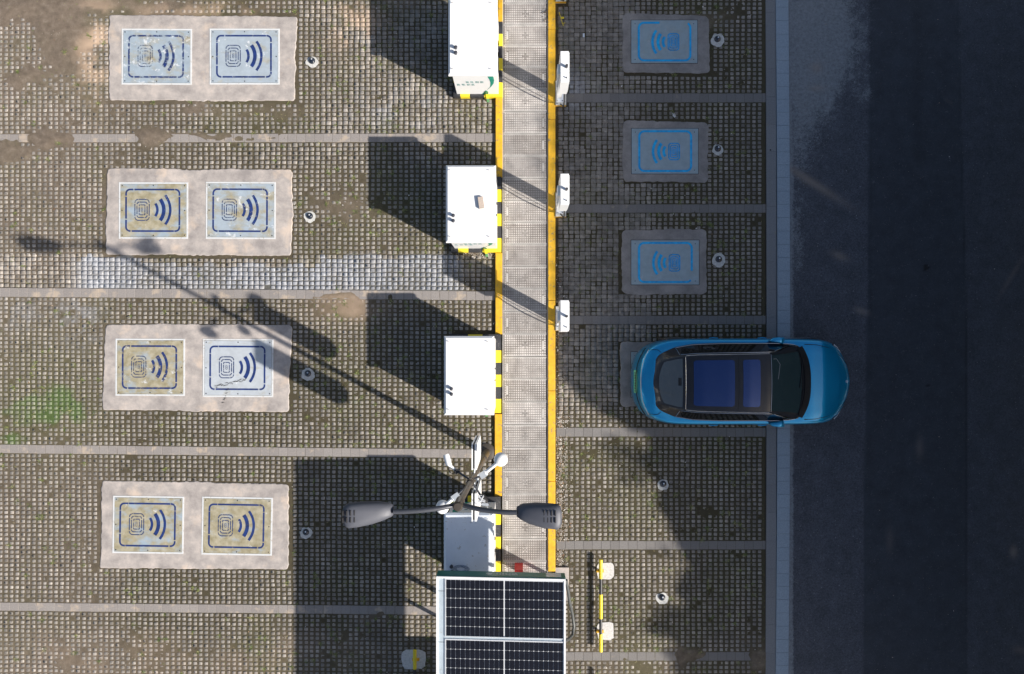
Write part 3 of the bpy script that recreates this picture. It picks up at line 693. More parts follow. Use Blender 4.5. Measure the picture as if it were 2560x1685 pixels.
PL = [((306.5, 72.3), (482, 73), (479, 212.6), (303.6, 211.7), 'light blue charging plate with peeled white patches, upper left corner pair, left one', (.22, .15, .55, 1), 1.4),
      ((526.7, 72.3), (701.6, 72.3), (697.8, 212), (523, 211.7), 'cleanest light blue charging plate with crisp navy marks, right one of the topmost pair', (.05, .35, .25, 1), .5),
      ((299.5, 455.8), (473, 456.5), (469, 597), (296.8, 597), 'ochre stained charging plate touched at its lower edge by the small lamp shadow', (.62, .1, 0, 1), .25),
      ((517, 455), (692, 455.5), (687.5, 598), (514, 597), 'pale blue and yellowish charging plate on the second slab, beside the sensor dome', (.36, .3, .4, 1), .7),
      ((291, 846.5), (464.6, 847), (461.5, 989.7), (288.4, 989), 'olive ochre charging plate with faded pale wave marks on the third slab', (.80, .1, .2, 1), 1.0),
      ((509.4, 847), (684.8, 848), (682.9, 992.8), (506.3, 992), 'whitish charging plate with a dark skid smear, crossed by the lamp post shadow', (.0, .95, 0, 1), .1),
      ((284.2, 1239), (460.7, 1241), (459.6, 1384.5), (281.5, 1381.8), 'mud coloured charging plate with a pale blue streak, left one of the bottom pair', (.66, .1, 0, 1), .35),
      ((505.6, 1241), (681.7, 1244), (681, 1388.7), (504.8, 1385.6), 'sandy yellow charging plate, right one of the bottom pair by the big shadow', (.85, .15, 0, 1), .3)]
for a in PL: plate_left(*a)
def plate_right(x0, y0, x1, y1, label, wear, fade=()):
    t = thing('charging_plate', label, 'charging plate', G((x0+x1)/2, (y0+y1)/2, .0102), 'wireless charging plates in the parking bays', local=True)
    w = (x1-x0)/S; h = (y1-y0)/S; X0, X1, Y0, Y1 = -w/2, w/2, -h/2, h/2
    mb = MB(); mb.cbox(X0+.008, X1-.008, Y0+.008, Y1-.008, 0, .007, .002); p_ = part(mb, 'steel_panel', M['plate2'], t); p_.color = (wear*.5, .0, 0, 1)
    mb = MB(); mb.box(X0-.003, X1+.003, Y0-.003, Y1+.003, -.004, .0008); part(mb, 'joint_gap', M['slot'], t)
    fx = lambda f: X0+f*w; fy = lambda f: Y1-f*h; z = .0095
    WC = (wear, 0, 0, 1); rings(t, 'border_stripe', M['azure'], WC, rrect(fx(.118), fx(.888), fy(.935), fy(.068), .11), .044, z, list(fade))
    mb = MB(); cxx, cyy = fx(.635), fy(.51)
    for hw, hh, lw, r in ((.115, .178, .024, .055), (.080, .132, .022, .04), (.045, .088, .020, .02), (.016, .045, .016, .006)): rings(t, 'coil_line', M['azurethin'], WC, rrect(cxx-hw, cxx+hw, cyy-hh, cyy+hh, r), lw, z)
    wc = (fx(.60), fy(.51))
    for r, lw, hf in ((.175, .058, 38), (.285, .066, 38), (.405, .055, 38)): rings(t, 'wave_arc', M['azure'], WC, arcpts(wc[0], wc[1], r, 180-hf, 180+hf), lw, z, closed=False)
    for bx_, by_ in ((X0+.09, Y1-.085), (X1-.09, Y1-.085), (X0+.09, Y0+.085), (X1-.09, Y0+.085)):
        mb = MB(); mb.lathe((bx_, by_, .0072), [(.010, 0), (.010, .002), (.006, .004)], 8); part(mb, 'bolt', M['slot'], t)
plate_right(1577, 50.5, 1744, 159, 'grey charging plate with gap in the top of its blue border, nearest the top right', .35, [(.15, .40, .0), (.24, .41, .16), (.05, .41, .16), (.38, .41, .13)])
plate_right(1578, 321, 1746, 435.5, 'grey charging plate with a complete bright blue border, below the paper scrap', .0)
plate_right(1577, 600, 1748, 712.5, 'grey charging plate with border fading at its lower right, just above the blue car', .25, [(.66, -.30, .14)])
plate_right(1576.5, 879, 1746, 993, 'charging plate mostly hidden under the rear of the blue car', .2)

# ---------------------------------------------------------------- parking sensors
DL = ['black sensor dome in a pale ring beside the topmost sunlit slab', 'black sensor dome in a white ring right of the second sunlit slab', 'black sensor dome in a white ring amid the lamp post shadow',
      'black sensor dome in the large shadow right of the bottom left slab', 'black sensor dome with a faint mortar ring by the top right slab', 'black sensor dome by the shaded plate with the complete border',
      'black sensor dome in a squarish pale ring, upper right of the blue car', 'black sensor dome in the empty bay below the blue car', 'grey sensor dome in the sunny bay right of the striped wheel stop']
for i, (x, y) in enumerate(DOMES):
    c = G(x, y, 0); t = thing('parking_sensor', DL[i], 'sensor', c, 'parking sensors beside the plates')
    mb = MB(); n = 26; R = 14.5+random.uniform(-1, 2); sd = random.uniform(0, 90)
    pts = []
    for k in range(n):
        a_ = 2*math.pi*k/n; r = R*(1+.28*(float(vn(math.cos(a_)*.9+sd, math.sin(a_)*.9, .4, 3))-.5)+.10*(random.random()-.5))*(1.08 if i in (2, 6) else 1)
        pts.append((x+r*math.cos(a_)*1.05, y+r*math.sin(a_)+2.5))
    mb.prism([G(*q)[:2] for q in pts][::-1], -.03, .003); part(mb, 'mortar_ring', M['mortar'], t)
    mb = MB(); R = .064; prof_ = [(R*1.12, .003), (R*1.12, .012), (R, .016)]+[(R*math.cos(math.radians(a_)), .016+R*.62*math.sin(math.radians(a_))) for a_ in range(15, 90, 15)]+[(.004, .016+R*.62)]
    mb.lathe((c[0], c[1], 0), prof_, 24); part(mb, 'sensor_dome', M['dome'], t, smooth=True)
    mb = MB(); mb.lathe((c[0]+.006, c[1]+.018, .016+R*.60), [(.016, 0), (.016, .003), (.010, .004)], 12); part(mb, 'sensor_window', M['alu'], t)

# ---------------------------------------------------------------- yellow kerbs and trench
def ykerb(x0, x1, y0, y1, label, z=.055):
    mb = MB(); nseg = max(1, int((y1-y0)/220)); ys_ = [y0+(y1-y0)*i/nseg for i in range(nseg+1)]
    for a_, b_ in zip(ys_[:-1], ys_[1:]): mb.cbox(gx(x0), gx(x1), gy(a_+.4), gy(b_-.4), -.08, z+random.uniform(-.001, .001), .008)
    c = G((x0+x1)/2, (y0+y1)/2)
    return solo(mb, 'yellow_kerb', M['yellow'], label, 'kerb', c, 'yellow kerbs along the trench')
ykerb(1245, 1256.5, -150, 60, 'short yellow kerb at the top edge beside the uppermost cabinet')
ykerb(1239, 1256, 245.5, 444, 'yellow kerb between the first and second white cabinets')
ykerb(1238.5, 1255.5, 632.5, 836, 'yellow kerb between the second and third white cabinets, crossed by a charger shadow')
ykerb(1237, 1254.5, 1034, 1239, 'yellow kerb left of the trench between the third cabinet and the lamp post')
ykerb(1370, 1388, -150, 1427, 'long yellow kerb along the right side of the trench')
mb = MB(); mb.box(gx(1256.8), gx(1369.6), gy(1480), gy(-150), -.3, -.055)
struct(mb, 'trench', M['black'])
mb = MB(); mb.box(gx(1256.6), gx(1258.4), gy(1480), gy(-150), -.06, .026); mb.box(gx(1368.2), gx(1369.8), gy(1480), gy(-150), -.06, .026)
struct(mb, 'trench_edging', M['trim'])
JO = [-103, -47, 8, 63, 115, 168.5, 224, 279.6, 335, 390.6, 446, 501.7, 556, 610.5, 666.5, 722, 778, 834.6, 891.7, 946.8, 1004, 1061.7, 1118.4, 1175.7, 1234.4, 1290, 1346, 1402, 1457]
def make_cover(kind):
    t = thing('trench_cover', 'x', 'trench cover', (0, 0, 0), 'patterned covers over the cable trench', local=True)
    w = 109/S/2; h = 55/S/2
    mb = MB(); mb.cbox(-w+.006, w-.006, -h+.022, h-.022, -.04, .010, .003); part(mb, 'cover_plate', M['cover'], t)
    mb = MB(); mb.box(-w+.004, w-.004, h-.024, h-.005, -.04, .016); mb.box(-w+.004, w-.004, -h+.003, -h+.019, -.04, .016)
    part(mb, 'rim', M['trim'], t)
    mb = MB(); nx_, ny_ = 19, 9
    for i in range(nx_):
        for j in range(ny_):
            x = -w+.045+(2*w-.09)*i/(nx_-1); y = -h+.040+(2*h-.08)*j/(ny_-1)
            if x*x+y*y < .058**2: continue
            if abs(x+w-.085) < .032 and abs(y) < .11: continue
            if kind == 0: mb.lathe((x, y, .0098), [(.0165, 0), (.0155, .004)], 8)
            elif kind == 1: mb.cbox(x-.018, x+.018, y-.016, y+.016, .0098, .0138, .003)
            else: mb.lathe((x, y, .0098), [(.0185, 0), (.0175, .003)], 6)
    part(mb, 'raised_studs', M['coverdot'], t)
    mb = MB(); ring(mb, arcpts(0, 0, .048, 0, 360, 28)[:-1], .009, .0135); ring(mb, [(-.018, .016), (.016, .016), (-.016, -.016), (.018, -.016)], .007, .0135, closed=False)
    part(mb, 'round_emblem', M['coverdot'], t)
    mb = MB(); mb.box(-w+.066, -w+.104, -.095, .095, .0102, .0112); part(mb, 'hand_slot', M['trim'], t)
    mb = MB(); mb.box(-w+.020, -w+.030, -h+.026, -h+.048, .0102, .0112); part(mb, 'lifting_hole', M['slot'], t)
    return t
protos = [make_cover(i) for i in range(3)]; usedp = set()
ORD = 'first second third fourth fifth sixth seventh eighth ninth tenth eleventh twelfth thirteenth fourteenth fifteenth sixteenth seventeenth eighteenth nineteenth twentieth twenty-first twenty-second twenty-third twenty-fourth twenty-fifth twenty-sixth twenty-seventh twenty-eighth'.split()
kinds = [1, 1, 1, 1, 1, 2, 1, 1, 2, 0, 2, 0, 0, 0, 0, 0, 0, 2, 0, 0, 1, 1, 1, 1, 0, 1, 0, 1]
for i in range(1, len(JO)-1):
    kd = kinds[i % len(kinds)]
    if kd in usedp: o = dup(protos[kd])
    else: o = protos[kd]; usedp.add(kd)
    yc = (JO[i]+JO[i+1])/2; o.location = G(1313.3-.8*yc/1500, yc, random.uniform(-.001, .001)+.006)
    o.rotation_euler = (0, 0, (math.pi if random.random() < .45 else 0)+random.uniform(-.004, .004)); o.scale = (1, (JO[i+1]-JO[i])/55.6, 1)
    o['label'] = ('grey trench cover at the very top edge of the photo' if i == 1 else
                  'patterned grey trench cover, %s down from the top edge of the photo' % ORD[i-1])
    if i == 1: o['label'] = 'grey trench cover cut by the top edge of the photo'

# ---------------------------------------------------------------- electrical cabinets
def glyphs(mb, x, y0, y1, w, h, n, plane, seed, pitch):
    """rows of small stroke clusters, unreadable at this size as in the photo"""
    r = random.Random(seed)
    for i in range(n):
        cx_ = x+i*pitch
        for k in range(3): yy = h*(k*.36+.1+r.uniform(-.04, .04)); a_ = r.uniform(0, .25)*w; b_ = w*r.uniform(.7, 1); plane(mb, cx_+a_, cx_+b_, y0+yy, y0+yy+h*.11)
        for k in range(2+r.randint(0, 1)): xx = w*(.12+.36*k+r.uniform(-.05, .05)); plane(mb, cx_+xx, cx_+xx+w*.11, y0+h*r.uniform(0, .3), y0+h*r.uniform(.7, 1))
def cabinet(rx0, rx1, ry0, ry1, py0, py1, pxe, label, graphics=True, roofmat='white', rust=False):
    ZT = 1.276; zp = .12
    c = G((rx0+rx1)/2, (ry0+ry1)/2); t = thing('power_cabinet', label, 'electrical cabinet', c, 'white power cabinets along the trench')
    bx0, bx1, by0, by1 = gx(rx0+8), gx(rx1-1.5), gy(ry1-5), gy(ry0+5)
    # plinth with painted bands: one mesh, two materials
    mb = MB(); X0, X1, Y0, Y1 = gx(rx0-1), gx(pxe), gy(py1), gy(py0)
    st = .262; k = 0; y = Y0; first = True
    while y < Y1-.01:
        e = min(y+(.30 if k == 0 else st), Y1); mb.box(X1-.15, X1, y, e, -.05, zp+(.0004 if k % 2 else 0), 0 if (k % 2 == 0 and e < Y1-.01) else 1)
        mb.box(X0, X0+.15, y, e, -.05, zp+(.0004 if k % 2 else 0), 1 if k % 2 == 0 else 0); y = e; k += 1
    x = X1-.15; k = 0
    while x > X0+.16:
        e = max(x-(.25 if k == 0 else .31), X0+.15)
        for ya, yb, fl in ((Y0, Y0+.15, 0), (Y1-.15, Y1, 1)): mb.box(e, x, ya, yb, -.05, zp+(.0003 if k % 2 else 0), (k+fl) % 2)
        x = e; k += 1
    mb.box(X0+.15, X1-.15, Y0+.15, Y1-.15, -.05, zp-.01, 1)
    part(mb, 'striped_plinth', [M['yellow2'], M['black']], t)
    mb = MB(); mb.box(bx0, bx1, by0, by1, zp+.001, 1.205); part(mb, 'cabinet_body', M['white'], t)
    # lid
    x0, x1, y0, y1 = gx(rx0), gx(rx1), gy(ry1), gy(ry0); b = .040
    mb = MB(); rct = lambda i, z: [(x0+i, y0+i, z), (x1-i, y0+i, z), (x1-i, y1-i, z), (x0+i, y1-i, z)]
    vs = rct(.0, 1.190)+rct(0, 1.240)+rct(b, ZT); fs = [(3, 2, 1, 0), (8, 9, 10, 11)]
    for l in (0, 4):
        for i in range(4): j = (i+1) % 4; fs.append((l+i, l+j, l+4+j, l+4+i))
    mb.add(vs, fs); lid = part(mb, 'lid', M[roofmat], t)
    for ex, ey in ((x0+.09, y1-.11), (x1-.13, y1-.11), (x0+.09, y0+.11), (x1-.13, y0+.11)):
        mb = MB(); mb.tube([(ex+.018*math.cos(a_), ey, ZT+.018+.018*math.sin(a_)) for a_ in np.linspace(-.6, 3.75, 9)], .005, 6); part(mb, 'lifting_eye', M['trim'], lid)
    yc = y0+.155*3.4
    for dy in (0, .105):
        mb = MB(); mb.lathe((x0+.155, yc-dy, ZT), [(.030, 0), (.030, .045), (.036, .050), (.036, .060), (.024, .068)], 12); part(mb, 'vent_pipe', M['darkmetal'], lid, smooth=True)
    # door seams and vents
    xe = bx1
    for yy in (by0+.02, (by0+by1)/2, by1-.02): mb = MB(); mb.box(xe, xe+.002, yy-.003, yy+.003, .16, 1.17); part(mb, 'door_seam', M['trim'], t)
    for yy in ((by0+by1)/2-.12, (by0+by1)/2+.12):
        mb = MB(); mb.box(xe, xe+.022, yy-.012, yy+.012, .62, .78); part(mb, 'door_handle', M['black'], t)
    for yy in (by0+.38, by1-.38):
        mb = MB()
        for kk in range(9): mb.box(xe, xe+.006, yy-.17, yy+.17, .22+kk*.03, .234+kk*.03)
        part(mb, 'vent_grille', M['trim'], t)
    # graphics on both end faces
    for sgn, yf in ((-1, by0), (1, by1)):
        if sgn > 0 and not rust: continue
        wf = bx1-bx0; hf = 1.205-zp
        def xf(f): return bx0+f*wf if sgn < 0 else bx1-f*wf
        def zf(f): return 1.19-f*hf
        out = [(.75, 0), (.89, 0), (.915, .12), (.925, .27), (.91, .42), (.87, .53), (.84, .60), (.735, .77), (.815, .61), (.83, .5), (.835, .38), (.82, .25), (.79, .12)]
        mb = MB(); off = .003*sgn
        fr = [(xf(a_), yf+off, zf(b_)) for a_, b_ in out]; bk = [(q[0], yf-off*.3, q[2]) for q in fr]; n = len(fr)
        mb.add(fr+bk, [tuple(range(n))]+[(i, (i+1) % n, n+(i+1) % n, n+i) for i in range(n)]); part(mb, 'crescent_logo', M['green'], t)
        mb = MB(); fr = [(xf(.60), yf+off, zf(.99)), (xf(.70), yf+off, zf(.79)), (xf(.74), yf+off, zf(.82)), (xf(.70), yf+off, zf(.99))]; mb.add(fr, [(0, 1, 2, 3)]); part(mb, 'logo_tail', M['green'], t)
        def pl(mb_, a_, b_, c_, d_): mb_.box(xf(a_), xf(b_), yf+.001*sgn, yf+.003*sgn, zf(c_), zf(d_))
        mb = MB()
        glyphs(mb, .26, .33, 0, .085, .085, 4, lambda m_, a_, b_, c_, d_: pl(m_, a_, b_, c_, d_), 5, .112)
        glyphs(mb, .05, .455, 0, .085, .085, 4, lambda m_, a_, b_, c_, d_: pl(m_, a_, b_, c_, d_), 9, .112)
        part(mb, 'lettering', M['textgreen'], t)
    # earthing strap
    mb = MB(); ex = gx(pxe-38); n = 6
    pts = [(ex, by0-.02, .30), (ex, by0-.03, .19), (ex, Y0-.012, .125), (ex+.01, Y0-.03, .07), (ex+.015, Y0-.09, .015)]
    for i in range(4):
        a_, b_ = pts[i], pts[i+1]; mb.add([(a_[0]-.028, a_[1], a_[2]), (a_[0]+.028, a_[1], a_[2]), (b_[0]+.028, b_[1], b_[2]), (b_[0]-.028, b_[1], b_[2]), (a_[0]-.028, a_[1]+.006, a_[2]+.004), (a_[0]+.028, a_[1]+.006, a_[2]+.004), (b_[0]+.028, b_[1]+.006, b_[2]+.004), (b_[0]-.028, b_[1]+.006, b_[2]+.004)],
                                          [(0, 1, 2, 3), (7, 6, 5, 4), (0, 4, 5, 1), (1, 5, 6, 2), (2, 6, 7, 3), (3, 7, 4, 0)], 0 if i in (0, 3) else 1)
    part(mb, 'earthing_strap', [M['greenleaf'], M['yellow2']], t)
    return t
cabinet(1136, 1248.5, 68.6, 245, 60, 246, 1257, 'white power cabinet cut by the top edge, with green crescent logo on its lower end')
cabinet(1130.5, 1245, 451, 628, 445, 632, 1253.5, 'white power cabinet with a loose brick lying on its lid')
cabinet(1126.5, 1241, 842, 1023, 836, 1031, 1253, 'plain white power cabinet, third from the top, above the lamp post')
cabinet(1126, 1241, 1247, 1428, 1239, 1433, 1252, 'shaded white power cabinet under the lamp arms, next to the solar panels', roofmat='lidgrey', rust=True)
c = W(1203, 507, 1.30); mb = MB(); a_ = math.radians(-82)
mb.box(-.115, .115, -.052, .052, 0, .055); o = mb.build('brick', M['brick'], None); o.location = (c[0], c[1], 1.2765); o.rotation_euler = (0, 0, a_)
tag(o, 'pale brick lying loose on the lid of a white cabinet', 'brick')
mb = MB(); r_ = random.Random(3); c = W(1152, 1420, 1.29); pts = []
for i in range(90):
    t_ = i*.42; rr_ = .10+.035*math.sin(i*.9); pts.append((c[0]+rr_*math.cos(t_)*1.25+r_.uniform(-.012, .012), c[1]-.02+rr_*.6*math.sin(t_), 1.286+.01*r_.random()))
mb.tube(pts, .0035, 5); solo(mb, 'wire_coil', M['wire'], 'tangled blue grey wire coil on the shaded cabinet lid', 'wire', (c[0], c[1], 1.28))
for q in ((1131, 1415), (1131.5, 1426)):
    pass

# ---------------------------------------------------------------- charger posts
def charger(by0, yb0, label):
    """by0: north px of the base, yb0: north px of the head box"""
    c = G(1398, by0+30); t = thing('charger_post', label, 'charging post', c, 'slim white chargers right of the trench')
    mb = MB(); mb.cbox(gx(1388.5), gx(1415), gy(by0+60), gy(by0), -.05, .085, .008); part(mb, 'concrete_footing', M['mortar'], t)
    mb = MB(); mb.box(gx(1388.5), gx(1415), gy(by0+60)-.004, gy(by0+60)-.0005, .0, .075); part(mb, 'painted_footing_face', M['yellow'], t)
    mb = MB(); mb.box(gx(1390), gx(1408), gy(by0+53), gy(by0+9), .086, .098); bp = part(mb, 'base_plate', M['lidgrey'], t)
    for u_, v_ in ((1392.5, 12), (1392.5, 50), (1405.5, 12), (1405.5, 50)):
        mb = MB(); mb.lathe(G(u_, by0+v_, .098), [(.012, 0), (.012, .012), (.006, .014)], 6); part(mb, 'anchor_bolt', M['darkmetal'], bp)
    mb = MB(); mb.cbox(gx(1391), gx(1403), gy(by0+44), gy(by0+18), .0985, 1.04, .006); part(mb, 'column', M['white'], t)
    yy = gy(by0+31); mb = MB(); mb.cbox(gx(1387.5), gx(1391)-.001, yy-.10, yy+.10, .50, .70, .006); part(mb, 'junction_box', M['white'], t)
    mb = MB(); mb.cbox(gx(1390), gx(1408.5), gy(yb0+69), gy(yb0), 1.041, 1.67, .006); hd = part(mb, 'charger_head', M['white'], t)
    mb = MB(); mb.box(gx(1408.5)+.0005, gx(1410.3), gy(yb0+66), gy(yb0+3), 1.05, 1.66); part(mb, 'front_cover', M['whitepaint'], t)
    mb = MB(); mb.box(gx(1410.3)+.0005, gx(1410.3)+.004, gy(yb0+48), gy(yb0+20), 1.25, 1.5); part(mb, 'display', M['wglass'], t)
    mb = MB(); mb.cbox(gx(1384.5), gx(1390)-.001, gy(yb0+45), gy(yb0+22), 1.22, 1.52, .006); part(mb, 'side_box', M['white'], t)
    mb = MB(); mb.lathe(G(1403.5, yb0+36, 1.67), [(.026, 0), (.026, .10), (.018, .115)], 12); part(mb, 'antenna', M['darkmetal'], t, smooth=True)
    mb = MB(); mb.lathe(G(1403.5, yb0+60, 1.67), [(.011, 0), (.011, .04), (.006, .045)], 8); part(mb, 'cable_gland', M['darkmetal'], t)
    mb = MB(); mb.tube([G(1404, yb0+62, 1.045), G(1404, yb0+66, .9), G(1406, yb0+70, .6), G(1407, yb0+68, .3), G(1400, yb0+55, .12)], .014, 8); part(mb, 'cable', M['rubber'], t, smooth=True)
    mb = MB(); mb.tube([G(1389, yb0+45, 1.25), G(1387, yb0+50, .7), G(1392, yb0+52, .12)], .008, 6); part(mb, 'thin_cable', M['steel'], t, smooth=True)
    return t
charger(-52, -49, 'charger post at the top edge of the photo, only its grey footing showing')
charger(206, 210, 'slim white charger post beside the pale powdery spill')
charger(483, 482, 'slim white charger post level with the brick topped cabinet')
charger(766, 763, 'slim white charger post nearest to the blue car')

# ---------------------------------------------------------------- lamp post
base = G(1217, 1130); top = Vector(W(1146, 1262, 5.60)); bv = Vector(base)
t = thing('street_lamp', 'tall bronze street lamp with two grey heads, cameras and white banner boards', 'street lamp', base)
pol = lambda z: bv+(top-bv)*(z/top.z)
mb = MB(); mb.lathe(base, [(.19, 0), (.19, .03), (.10, .06)], 20); part(mb, 'flange', M['polebrown'], t, smooth=True)
mb = MB(); mb.tube([pol(0.03), pol(1.1)], [.082, .080], 20); mb.tube([pol(1.1), pol(1.16)], [.084, .06], 20); part(mb, 'lower_pole', M['polebrown'], t, smooth=True)
mb = MB(); mb.tube([pol(1.16), pol(3.), pol(5.68)], [.060, .052, .040], 20); part(mb, 'pole', M['polebrown'], t, smooth=True)
mb = MB(); mb.lathe(top+Vector((0, 0, .06)), [(.065, 0), (.065, .05), (.05, .07)], 18); part(mb, 'pole_cap', M['polebrown'], t, smooth=True)
def bez(a_, b_, c_, n=10): a_, b_, c_ = Vector(a_), Vector(b_), Vector(c_); return [a_*(1-i/n)**2+b_*2*(i/n)*(1-i/n)+c_*(i/n)**2 for i in range(n+1)]
def head(outline, cen, z, mats, sgn=1):
    """lamp head from an outline of photo pixels, domed on top"""
    n = len(outline); cxp, cyp = cen; mb = MB(); lv = [(1., z-.05), (1.0, z), (.90, z+.04), (.70, z+.066), (.35, z+.080)]
    vs = []; fs = []
    for s_, zz in lv:
        for (x, y) in outline: q = W(cxp+(x-cxp)*s_, cyp+(y-cyp)*s_, z); vs.append((q[0], q[1], zz+.24*(q[0]-W(cxp-sgn*60, cyp, z)[0])*sgn-.05))
    for l in range(len(lv)-1):
        for i in range(n): j = (i+1) % n; fs.append((l*n+i, l*n+j, (l+1)*n+j, (l+1)*n+i))
    fs.append(tuple(range(n))); fs.append(tuple(range((len(lv)-1)*n, len(lv)*n))); mb.add(vs, fs); return mb
def Z6(pts): return [(800+a_/2.467, 1050+b_/2.467) for a_, b_ in pts]
LH = Z6([(148, 575), (150, 545), (162, 518), (185, 506), (260, 502), (360, 506), (420, 518), (446, 532), (450, 560), (450, 588), (440, 600), (390, 622), (320, 642), (240, 655), (185, 658), (165, 645), (152, 615)])
RH = Z6([(1212, 545), (1250, 522), (1330, 512), (1400, 511), (1462, 514), (1482, 528), (1489, 560), (1489, 620), (1480, 652), (1462, 667), (1370, 662), (1290, 642), (1240, 620), (1214, 602), (1209, 580)])
for out_, cen, slots, sgn in ((LH, (922, 1284), (876, 1287, -1), -1), (RH, (1350, 1289), (1374, 1288, 1), 1)):
    hd = part(head(out_, cen, 5.74, None, sgn), 'lamp_head', M['lamphead'], t, smooth=True)
    for i in range(4):
        for j in (-1, 1):
            mb = MB(); a_ = W(slots[0]-14+i*9.2, slots[1]+j*8.5, 5.80); zt_ = .24*(a_[0]-W(cen[0]-sgn*60, cen[1], 5.74)[0])*sgn-.05; mb.cbox(a_[0]-.007, a_[0]+.007, a_[1]-.034, a_[1]+.034, 5.775+zt_, 5.821+zt_, .003); part(mb, 'cooling_slot', M['slot'], hd)
    pass
    q = W(cen[0], cen[1], 5.7); mb = MB(); mb.box(q[0]-.2, q[0]+.2, q[1]-.09, q[1]+.09, 5.63, 5.655); part(mb, 'lamp_glass', M['alu'], hd)
hub = pol(5.52)
mb = MB(); mb.tube(bez(hub, W(1090, 1278, 5.70), W(983, 1279.5, 5.73)), .034, 12); part(mb, 'lamp_arm', M['darkmetal'], t, smooth=True)
mb = MB(); mb.tube(bez(hub, W(1212, 1282, 5.70), W(1292, 1281, 5.73)), .034, 12); part(mb, 'lamp_arm', M['darkmetal'], t, smooth=True)
mb = MB(); mb.tube([hub+Vector((0, 0, -.2)), hub+Vector((0, 0, .12))], .062, 16); part(mb, 'arm_collar', M['polebrown'], t, smooth=True)
# camera cross arms
zc_ = 3.680; ck = Vector(pol(zc_))
def A6(a_, b_, z): return Vector(W(1060+a_/6.027, 1070+b_/6.027, z))
ends = {'nw': A6(500, 650, zc_), 'ne': A6(890, 700, zc_), 'se': A6(850, 1010, zc_)}
sw = A6(480, 1030, 3.810); ck2 = Vector(pol(3.810))
for e in ends.values(): mb = MB(); mb.tube([ck, e], .017, 8); part(mb, 'camera_arm', M['darkmetal'], t, smooth=True)
mb = MB(); mb.tube([ck2, sw], .017, 8); part(mb, 'camera_arm', M['darkmetal'], t, smooth=True)
for zz in (3.680, 3.860): mb = MB(); mb.tube([pol(zz-.05), pol(zz+.05)], .064, 14); part(mb, 'clamp', M['polebrown'], t, smooth=True)
def bracket(c, w_, h_, ang, mat='lidgrey'):
    mb = MB(); cs, sn = math.cos(ang), math.sin(ang)
    mb.prism([(c.x+u*cs-v*sn, c.y+u*sn+v*cs) for u, v in ((-w_, -h_), (w_, -h_), (w_, h_), (-w_, h_))], c.z+.018, c.z+.05); return mb
part(bracket(ends['ne'], .055, .05, .6), 'bracket', M['steel'], t); part(bracket(sw, .065, .05, .6), 'bracket', M['steel'], t)
# bullet camera on the upper left arm
n0 = ends['nw']; cam0 = A6(405, 575, 3.750)
t2 = thing('bullet_camera', 'white bullet shaped security camera at the upper left of the lamp post', 'security camera', tuple(n0))
mb = MB(); mb.tube([A6(330, 400, 3.710), A6(340, 430, 3.715), A6(375, 560, 3.730)], [.046, .052, .050], 16); part(mb, 'housing', M['white'], t2, smooth=True)
mb = MB(); mb.tube([A6(375, 555, 3.730), A6(430, 595, 3.730), n0+Vector((0, 0, .05))], [.03, .024, .02], 10); part(mb, 'bracket', M['white'], t2, smooth=True)
mb = MB(); r_ = random.Random(2)
for k in range(3): mb.tube([n0+Vector((r_.uniform(-.05, .05), r_.uniform(-.05, .05), .06+.02*r_.random())) for _ in range(9)], .010, 6)
mb.tube(bez(A6(370, 610, 3.680), A6(380, 700, 3.530), A6(470, 680, 3.680)), .007, 6); part(mb, 'cable_bundle', M['rubber'], t2)
# dark camera on the lower right arm
s0 = ends['se']; t2 = thing('box_camera', 'dark camera with cables hanging at the lower right of the lamp post', 'security camera', tuple(s0))
mb = MB(); mb.tube([s0, A6(900, 1085, 3.680), A6(940, 1120, 3.670)], [.055, .075, .05], 10); part(mb, 'housing', M['slot'], t2, smooth=True)
mb = MB(); mb.prism([tuple(A6(a_, b_, 3.730).xy) for a_, b_ in ((855, 1145), (880, 1130), (960, 1135), (978, 1165), (960, 1178), (870, 1165))], 3.700, 3.730); part(mb, 'visor', M['steel'], t2)
mb = MB()
for k in range(3): mb.tube([s0+Vector((r_.uniform(-.05, .09), r_.uniform(-.10, .03), .07+.02*r_.random())) for _ in range(8)], .008, 6)
mb.tube([A6(930, 1110, 3.630), A6(965, 1240, 3.660), A6(1000, 1360, 3.360)], .005, 5); part(mb, 'cable_bundle', M['alu'], t2)
# dome cameras
for c0, dome_, zz, rr_, lab in ((ends['ne'], (1155, 478), 3.730, .112, 'white dome camera at the upper right of the lamp post over the yellow kerb'), (sw, (275, 1195), 3.810, .108, 'white dome camera at the lower left of the lamp post, beside the shaded cabinet')):
    dc = A6(dome_[0], dome_[1], zz); t2 = thing('dome_camera', lab, 'security camera', tuple(c0), 'white dome cameras on the lamp post')
    d_ = (dc-c0).normalized()
    mb = MB(); mb.tube([c0+d_*.05+Vector((0, 0, .0)), c0+d_*.06, c0+d_*.08, dc+Vector((0, 0, .06))], [.055, .055, .03, .03], 12); part(mb, 'wall_arm', M['white'], t2, smooth=True)
    mb = MB(); mb.lathe(dc, [(rr_, -.06), (rr_, 0), (rr_*.92, .035), (rr_*.7, .065), (rr_*.35, .085), (.01, .09)], 28); part(mb, 'housing', M['white'], t2, smooth=True)
    mb = MB(); mb.lathe(dc, [(.01, -.16), (rr_*.5, -.145), (rr_*.8, -.10), (rr_*.85, -.0605)], 24); part(mb, 'glass_dome', M['dome'], t2, smooth=True)
